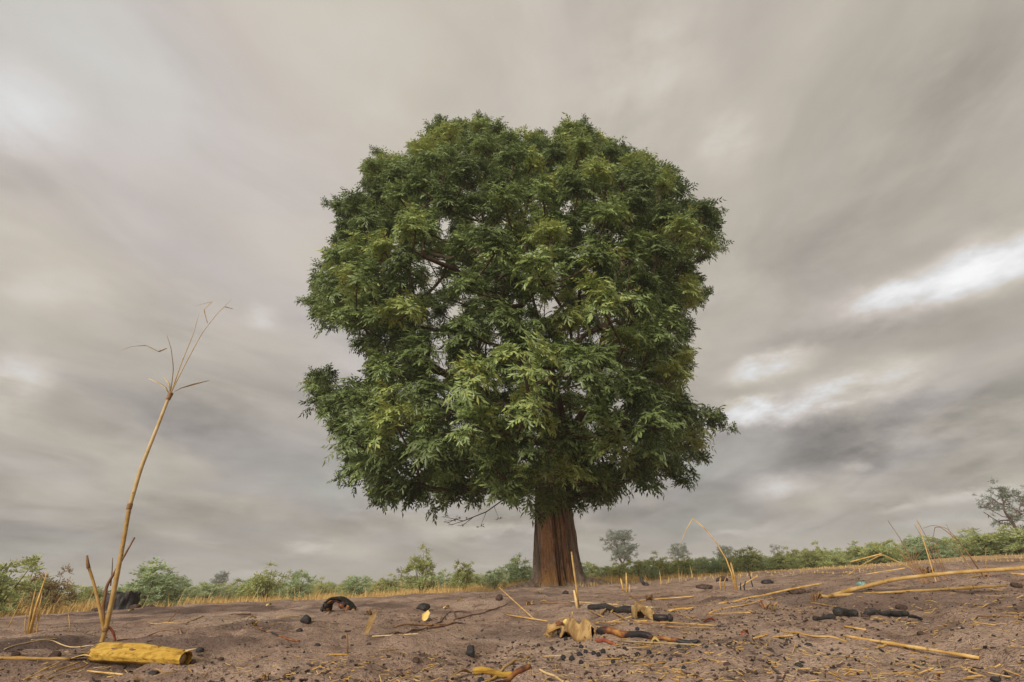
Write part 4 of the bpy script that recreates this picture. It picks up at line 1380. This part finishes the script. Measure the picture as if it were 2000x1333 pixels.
# --- the pile of husks and burnt canes in the middle
def burnt_log(pts, th0, th1, m, label, name='charred_branch', cat='branch', rough=.12, seg=14, end='char', r=None):
    dp = upx(hit(*pts[0])); P = path(pts, r, 8, True, th0 * dp / 2)
    n = len(P); s = np.linspace(0, 1, n)
    rr = (th0 + (th1 - th0) * s) * dp / 2 * (1 + rough * 1.6 * vnoise(s * 6 + th0, s * 0 + th1, 78))
    kn = sum(map(ord, label)) % 97
    ridge = lambda a, i: 1 + rough * 2 * vnoise(np.cos(a) * 1.3 + kn, np.sin(a) * 1.3 + i * .35, 77)
    P[0] += 0; rr[0] *= .7; rr[-1] *= .55
    V, F = tube(P, rr, seg, ridge=ridge)
    return put(name, V, F, m, label, cat)


burnt_log([(1150, 1191), (1195, 1194), (1240, 1199)], 10, 13, 'char', 'dark charred branch lying behind the crumpled tan husk')
burnt_log([(1168, 1241), (1220, 1247), (1275, 1253)], 13, 11, 'burnt', 'half-burnt cane, orange below and black above, beside the crumpled husk', 'burnt_cane', 'cane', .06)
burnt_log([(1276, 1254), (1320, 1255), (1366, 1257)], 8, 7, 'burnt', 'thin burnt cane with a curled dark tip beyond the yellow leaf scrap', 'burnt_cane', 'cane', .10)
leafshape((1271, 1260), (1291, 1259), 18, 'leafyel', 'dry_leaf', 'square yellow leaf scrap draped over the half-burnt cane', curl=-.5, bow=.55, tw=.1)
burnt_log([(1165, 1254), (1182, 1255), (1202, 1262)], 8, 4, 'leafred', 'dull red curved seed pod below the half-burnt cane', 'seed_pod', 'pod', .10)


def husk(label, px0, px1, w, hgt, seed, m='leafdry', flap=True, name='crumpled_husk'):
    """a crumpled sheet: folded grid draped over an arch"""
    a, b = hit(*px0), hit(*px1); u = upx((a + b) / 2)
    root = empty(name, (a + b) / 2); tag(root, label, 'husk')
    nu, nv = 34, 20
    d = b - a; d[2] = 0
    side = np.array([-d[1], d[0], 0]); side /= np.linalg.norm(side)
    V = []
    for i in range(nu):
        s = i / (nu - 1)
        for j in range(nv):
            t = j / (nv - 1) - .5
            an = t * math.pi * (1.0 + .25 * math.sin(5 * s + seed))
            cr = 1 + 1.1 * float(vnoise(s * 5 + seed, t * 4, 96)) + .45 * float(vnoise(s * 8, t * 5 + seed, 97))
            h = hgt * u * math.cos(an * .92) * cr * (.55 + .6 * math.sin(math.pi * (.12 + .8 * s)))
            q = a + d * s + side * (w * u * .5) * math.sin(an) * (.6 + .5 * math.sin(math.pi * s) + .5 * float(vnoise(s * 4, seed, 98)))
            V.append((q[0] + float(vnoise(s * 7, t * 7, 99 + seed)) * 4 * u, q[1], max(gz(q[0], q[1]) + .001, gz(q[0], q[1]) + h)))
    F = [(i * nv + j, (i + 1) * nv + j, (i + 1) * nv + j + 1, i * nv + j + 1) for i in range(nu - 1) for j in range(nv - 1)]
    V = np.array(V); n = len(V)
    me_v = np.vstack([V, V - np.array([0, 0, .0022])]); F2 = F + [tuple(reversed([k + n for k in q])) for q in F]
    rim = [i for i in range(nv)] + [(i * nv + nv - 1) for i in range(1, nu)] + [((nu - 1) * nv + j) for j in range(nv - 2, -1, -1)] + [(i * nv) for i in range(nu - 2, 0, -1)]
    F2 += [(rim[k], rim[(k + 1) % len(rim)], rim[(k + 1) % len(rim)] + n, rim[k] + n) for k in range(len(rim))]
    put('sheet', me_v, F2, m, parent=root)
    return root, a, b, u


root, a, b, u = husk('crumpled tan husk with a burnt hollow underneath, in front of the trunk', (1098, 1243), (1160, 1247), 26, 24, 3)
for k, (x, y, w, h, m) in enumerate(((1078, 1228, 11, 9, 'leafdry'), (1092, 1222, 8, 8, 'burnt'), (1108, 1215, 9, 6, 'leafyel'), (1100, 1236, 15, 7, 'char'), (1072, 1240, 7, 6, 'leafdry'), (1110, 1230, 7, 10, 'burnt'))):
    p = at_r(x, y, math.hypot(a[0], a[1]) + .01 * (k % 3)); lump(p, (w * u, w * u * .7, h * u), m, 'husk_scrap', None, None, seed=70 + k, rough=.55, seg=14, parent=root)
for x0, y0, x1, y1 in ((1068, 1234, 1100, 1222), (1085, 1212, 1118, 1208), (1062, 1240, 1105, 1222), (1118, 1195, 1117, 1212)):
    r0 = math.hypot(a[0], a[1]); put('husk_fibre', *tube([at_r(x0, y0, r0 - .03), at_r((x0 + x1) / 2, (y0 + y1) / 2 - 2, r0 - .03), at_r(x1, y1, r0)], np.array([2.2, 2, 1.4]) * u / 2, 5), 'straw', parent=root)
root, a, b, u = husk('smaller crumpled pale husk with brown edge behind the half-burnt cane', (1240, 1208), (1282, 1213), 18, 22, 8)
put('husk_stub', *tube([at_r(1275, 1206, math.hypot(*b[:2])), at_r(1300, 1207, math.hypot(*b[:2])), at_r(1304, 1207, math.hypot(*b[:2]))], np.array([11, 11, 9]) * u / 2, 10), 'burnt', parent=root)
lump(at_r(1308, 1207, math.hypot(*b[:2])), (6 * u, 6 * u, 7 * u), 'char', 'husk_tip', None, None, seed=81, parent=root)
SH = [([(1171, 1203), (1184, 1190)], 5), ([(1194, 1197), (1206, 1186)], 5), ([(1198, 1198), (1229, 1215)], 4), ([(1150, 1192), (1178, 1206)], 3.4), ([(1195, 1215), (1240, 1204)], 3)]
for pts, th in SH:
    stalk('straw', 'short straw piece lying on the charred branch behind the husk', 'straw', pts, th, 'straw', group='straw pieces on the charred branch', seg=6)
b = hit(1284, 1205); r0 = math.hypot(b[0], b[1])
stalk('dry_stick', 'brown bent stick rising from the pale husk towards the thicket', 'stick', [(1284, 1206), (1245, 1174), (1209, 1147)], 4.5, 'brown', r=[r0, r0 + .12, r0 + .3], lay=False, taper=.5)
b = hit(1222, 1157); r0 = math.hypot(b[0], b[1])
root = empty('grass_tuft', b); tag(root, 'three short upright straws standing right of the big roots', 'grass tuft')
for x0, x1, y1, th in ((1219, 1212, 1130, 3.4), (1224, 1223, 1119, 3.4), (1229, 1230, 1142, 2.4)):
    put('stem', *tube([at_r(x0, 1160, r0), at_r((x0 + x1) / 2, (1160 + y1) / 2, r0), at_r(x1, y1, r0)], np.array([th, th, th * .7]) * upx(b) / 2, 6), 'straw', parent=root)
b = hit(1260, 1144); r0 = math.hypot(b[0], b[1])
root = empty('charred_spike', b); tag(root, 'black burnt spike leaning left beyond the big roots', 'stub')
put('spike', *tube([at_r(1262, 1146, r0), at_r(1254, 1136, r0), at_r(1248, 1124, r0)], np.array([8, 6, 2]) * upx(b) / 2, 8), 'char', parent=root)
lump(at_r(1262, 1143, r0), (.03, .03, .022), 'char', 'charred_foot', None, None, seed=83, parent=root)
# goat droppings
for i, (x, y, d) in enumerate(((1105, 1251, 10), (1077, 1270, 11), (1135, 1266, 11), (1132, 1282, 14), (1100, 1288, 14), (1117, 1290, 14), (1144, 1276, 11), (1160, 1279, 12), (1169, 1281, 11), (1178, 1276, 12), (1220, 1269, 10), (1246, 1282, 13), (1135, 1297, 12), (1245, 1231, 10), (1326, 1266, 11), (1336, 1307, 11), (1381, 1267, 10), (1268, 1277, 12), (1405, 1262, 9), (1423, 1262, 9), (1198, 1296, 11), (1262, 1257, 9), (940, 1333, 16), (1052, 1262, 8), (1310, 1290, 9))):
    p = hit(x, y); u = upx(p)
    lump(p + np.array([0, 0, d * u * .17]), (d * u * .42, d * u * .41, d * u * .38), 'pellet', 'goat_dropping', 'small round black dropping lying on the soil near the husks', 'dropping', 'black droppings near the husks', seed=100 + i, rough=.08, seg=14)

# --- bottom edge: split cane halves
burnt_log([(924, 1319), (960, 1319), (1002, 1324)], 13, 9, 'cane', 'short yellow cane half lying under the crossing straw', 'cane_half', 'cane', .10)
burnt_log([(968, 1340), (1000, 1324), (1036, 1306)], 8, 11, 'burnt', 'cane half charred black at one end and orange at the other', 'cane_half', 'cane', .06)
stalk('dry_stalk', 'yellow stalk crossing over the two cane halves', 'stalk', [(940, 1338), (985, 1308), (1033, 1284)], 6, 'straw', nodes=2)
stalk('dry_stalk', 'pale stalk running away from the charred cane half', 'stalk', [(1054, 1313), (1085, 1324), (1115, 1340)], 6, 'pale', nodes=1)
leafshape((880, 1330), (922, 1322), 16, 'leafdry', 'dry_leaf', 'brown flattened leaf beside the yellow cane half')

# --- right side: long stalks, charred logs, tufts
stalk('dry_stalk', 'long straight yellow stalk lying from the husk pile towards the thicket', 'stalk', [(1308, 1210), (1390, 1188), (1470, 1168), (1540, 1152), (1606, 1140)], 5.5, 'straw', r=[2.0, 2.12, 2.3, 2.45, 2.6], nodes=3)
stalk('dry_stalk', 'thickest long ochre stalk propped above the soil, reaching the right edge', 'stalk', [(1595, 1172), (1660, 1153), (1750, 1131), (1860, 1119), (1985, 1111), (2030, 1107)], 9, 'straw', r=[2.2, 2.15, 2.1, 2.1, 2.15, 2.2], nodes=3, seg=10)
stalk('dry_stalk', 'long yellow stalk parallel below the thickest one', 'stalk', [(1622, 1176), (1972, 1157)], 6.4, 'straw', nodes=3)
stalk('dry_stalk', 'golden straight stalk slanting across the foreground below the charred logs', 'stalk', [(1650, 1246), (1914, 1290)], 7.5, 'straw', nodes=4)
burnt_log([(1693, 1206), (1735, 1203), (1776, 1204)], 13, 12, 'char', 'longer smooth charred log with a broken twig end', 'charred_log', 'log', .10)
burnt_log([(1776, 1206), (1790, 1208), (1802, 1212)], 6, 4, 'char', 'thin burnt twig end lying against the longer charred log', 'charred_twig', 'twig', .2)
burnt_log([(1630, 1205), (1652, 1203), (1676, 1205)], 15, 14, 'char', 'stubby charred log with ragged end left of the longer one', 'charred_log', 'log', .25)
burnt_log([(1590, 1213), (1610, 1211), (1632, 1208)], 7, 9, 'char', 'flat burnt fragment beside the stubby charred log', 'charred_fragment', 'charcoal', .3)
for i, (x, y, w, h, lab) in enumerate(((1556, 1159, 16, 7, 'smooth dark brown lump under the long yellow stalk'), (1762, 1190, 10, 6, 'brown knotted clump just above the longer charred log'))):
    p = hit(x, y); u = upx(p); lump(p + np.array([0, 0, h * u * .45]), (w * u, w * u * .7, h * u), 'clod', 'brown_lump', lab, 'clod', seed=121 + i, rough=.25, seg=16)
p = hit(1684, 1144); u = upx(p)
rt, a, b_, u = husk('turquoise scrap of plastic half buried near the thick stalk', (1675, 1144), (1693, 1144), 6, 5, 5, 'plastic', name='plastic_scrap')
rt['category'] = 'plastic scrap'


def tuft(label, base, stems, m='straw', name='grass_tuft', r=None):
    b = hit(*base) if r is None else at_r(*base, r)
    if r is not None: b[2] = gz(b[0], b[1])
    r0 = math.hypot(b[0], b[1]); u = project(b)[2] / FPX
    root = empty(name, b); tag(root, label, 'grass tuft')
    for k, (pts, th) in enumerate(stems):
        P = [b + np.array([(pts[0][0] - base[0]) * u, 0, -.02])] + [at_r(x, y, r0 + .02 * (k % 4)) for x, y in pts[1:]]
        P = np.array(P)
        if len(P) > 2:
            t = np.arange(len(P)); q = np.linspace(0, len(P) - 1, 6 * (len(P) - 1) + 1)
            P = np.column_stack([np.interp(q, t, P[:, j]) for j in range(3)])
            for _ in range(2): P[1:-1] = .25 * P[:-2] + .5 * P[1:-1] + .25 * P[2:]
        put('stem', *tube(P, np.linspace(1, .45, len(P)) * th * u / 2, 6), m if th > 1.9 else 'brown', parent=root)


fan = [([(1795 + 3 * k, 1120), (1775 + 2.2 * k - 6, 1095 - k * .5), (1748 + 6.5 * k, 1066 + (k % 3) * 6)], 1.5) for k in range(9)]
tuft('fan of fine golden grass leaning left above the thick stalk', (1800, 1122), fan, 'straw', r=2.7)
tuft('tall thin straight straws standing behind the thick stalk', (1822, 1116), [([(1818, 1116), (1808, 1070), (1790, 1014)], 2.6), ([(1824, 1116), (1810, 1065), (1786, 1025)], 1.8), ([(1830, 1116), (1815, 1060), (1792, 1018)], 1.8), ([(1838, 1116), (1830, 1080), (1820, 1052)], 1.9), ([(1842, 1116), (1832, 1075), (1826, 1050)], 1.6)], r=2.8)
tuft('arching thin brown stems drooping over behind the thick stalk', (1925, 1116), [([(1925, 1116), (1880, 1066), (1850, 1032), (1822, 1026), (1803, 1032)], 1.8), ([(1922, 1116), (1876, 1060), (1838, 1030), (1826, 1030), (1823, 1048)], 1.8), ([(1918, 1116), (1870, 1075), (1840, 1055), (1812, 1049)], 1.6), ([(1905, 1112), (1860, 1050), (1848, 1024)], 1.5), ([(1918, 1116), (1924, 1095), (1926, 1070)], 2.2)], 'brown', r=2.9)
stalk('dry_stalk', 'lone thin stalk slanting up left of the fan of grass', 'stalk', [(1782, 1100), (1760, 1055), (1734, 1017)], 2.4, 'brown', r=3.0, lay=False, taper=.6)
stalk('dry_stalk', 'sharply bent straw folded like a roof left of the fan of grass', 'stalk', [(1655, 1124), (1690, 1100), (1723, 1083), (1750, 1096), (1792, 1117)], 3, 'straw', r=3.0, lay=False)
stalk('dry_stalk', 'short straw crossing the folded one near its bend', 'stalk', [(1660, 1098), (1722, 1082)], 3.4, 'straw', r=3.1, lay=False)
stalk('dry_stalk', 'low straw lying between the folded straw and the thick stalk', 'stalk', [(1690, 1122), (1768, 1110)], 2.4, 'straw', r=3.0, lay=False)
b = hit(1438, 1153); r0 = math.hypot(b[0], b[1])
root = empty('bent_stalk', b); tag(root, 'tall thin straw snapped over in a sharp bend right of the trunk', 'stalk')
u = upx(b)
A = lambda x, y: at_r(x, y, r0)
put('stem', *tube([b - np.array([0, 0, .02]), A(1434, 1125), A(1427, 1099)], np.array([4.2, 3.8, 3.4]) * u / 2, 7), 'straw', parent=root)
put('stem', *tube([A(1436, 1150), A(1428, 1118), A(1418, 1092), A(1400, 1062), A(1378, 1034), A(1353, 1013)], np.array([3.4, 3, 2.6, 2.2, 2, 2]) * u / 2, 7), 'straw', parent=root)
put('hanging_tip', *tube([A(1353, 1013), A(1340, 1036), A(1326, 1070)], np.array([2.4, 2, 1]) * u / 2, 6), 'pale', parent=root)
for k, (x, y) in enumerate(((1408, 1140), (1416, 1140), (1448, 1150), (1455, 1147))):
    put('stub', *tube([A(x, y + 12), A(x - 2, y - 2), A(x - 1 + 3 * (k % 2), y - 12)], np.array([3, 2.6, 1.4]) * u / 2, 5), 'straw' if k < 2 else 'char', parent=root)
b = hit(1470, 1147); r0 = math.hypot(b[0], b[1])
stalk('charred_twig', 'slender black twig standing right of the snapped straw', 'twig', [(1471, 1150), (1463, 1118), (1450, 1098)], 3.6, 'char', r=r0, lay=False, taper=.5)
stalk('dry_stalk', 'short straw propped from the black twig to the snapped straw', 'stalk', [(1442, 1148), (1480, 1125)], 3.4, 'straw', r=r0, lay=False)


def tatter(label, px, py, n, hgt, m, seed):
    b = hit(px, py); r0 = math.hypot(b[0], b[1]); u = upx(b); rg = np.random.default_rng(seed)
    root = empty('withered_tuft', b); tag(root, label, 'tuft')
    for k in range(n):
        x0 = px + rg.uniform(-.6, .6) * hgt; x1 = x0 + rg.uniform(-.8, .8) * hgt; h = hgt * rg.uniform(.5, 1.1)
        blade([at_r(x0, py + 2, r0), at_r((x0 + x1) / 2, py - h * .6, r0 + rg.uniform(-.03, .03)), at_r(x1, py - h, r0 + rg.uniform(-.04, .04))], np.array([2.2, 2.6, .8]) * u, [m, 'leafdry', 'brown'][k % 3], root, 'scorched_blade', tw=rg.uniform(-1, 1))


tatter('scorched leaf tuft in bare sand below the long yellow stalk', 1500, 1192, 6, 20, 'burnt', 1)
tatter('curled withered tuft at the foot of the thickest stalk', 1596, 1172, 8, 18, 'brown', 2)
tatter('withered brown tuft at the foot of the fan of grass', 1812, 1124, 8, 18, 'brown', 3)
tatter('small singed tuft in the foreground below the tan stick', 515, 1330, 5, 14, 'brown', 4)
tatter('singed leaf scraps left of the tan stick', 495, 1222, 6, 9, 'leafyel', 5)
tatter('scorched scraps scattered beside the arched bark', 720, 1200, 7, 9, 'brown', 6)
tatter('dry scraps at the foot of the leaning yellow stalk', 1035, 1182, 7, 9, 'brown', 7)
tatter('withered scraps beside the bent brown stick', 1270, 1172, 8, 10, 'brown', 8)
tatter('red-brown scraps in the right foreground', 1680, 1300, 4, 10, 'leafred', 9)
tatter('dark brown scraps at the right foreground edge', 1830, 1325, 4, 9, 'leafred', 10)
for i, (x0, y0, x1, y1, w, m, lab) in enumerate(((1049, 1157, 1056, 1160, 7, 'leafyel', 'small yellow leaf at the foot of the big trunk'), (1054, 1180, 1070, 1178, 8, 'leafyel', 'pale green-yellow leaf on bare sand before the trunk'),
        (866, 1190, 878, 1188, 7, 'leafyel', 'flat yellow leaf right of the dark burnt stub'), (893, 1176, 905, 1175, 6, 'leafyel', 'tiny yellow leaf beyond the flat yellow leaf'),
        (1375, 1218, 1398, 1216, 14, 'leafred', 'rust-red leaf lying at the end of the straw pile'), (1450, 1245, 1464, 1243, 10, 'leafred', 'small rust-red leaf on open sand'),
        (1262, 1173, 1278, 1174, 9, 'leafdry', 'pale leaf among scraps beside the bent brown stick'), (520, 1185, 530, 1184, 6, 'leafyel', 'tiny yellow leaf on the dark band of soil'),
        (480, 1213, 500, 1218, 8, 'leafyel', 'yellow leaf shred above the tan stick'), (250, 1195, 262, 1193, 8, 'leafyel', 'yellow leaf lying against the charred stump'))):
    leafshape((x0, y0), (x1, y1), w, m, 'dry_leaf', lab)


# ------------------------------------------------------------------ dusty air
def haze():
    zlo = -4.0
    x0, x1, y0, y1, zhi = -2600, 2600, -2600, 2600, 16.5
    V = [(x, y, z) for z in (zlo, zhi) for x, y in ((x0, y0), (x1, y0), (x1, y1), (x0, y1))]
    F = [(0, 3, 2, 1), (4, 5, 6, 7), (0, 1, 5, 4), (1, 2, 6, 5), (2, 3, 7, 6), (3, 0, 4, 7)]
    m = bpy.data.materials.new('dusty_air'); m.use_nodes = True
    nt = m.node_tree; nt.nodes.clear()
    v = nt.nodes.new('ShaderNodeVolumePrincipled'); o = nt.nodes.new('ShaderNodeOutputMaterial')
    v.inputs['Color'].default_value = (.88, .86, .82, 1); v.inputs['Density'].default_value = .0022
    nt.links.new(v.outputs[0], o.inputs['Volume'])
    M['air'] = m
    tag(obj('haze', mesh('haze', V, F, 'air', smooth=False)), 'thin dusty haze over the whole plain', 'haze', kind='stuff')


haze()
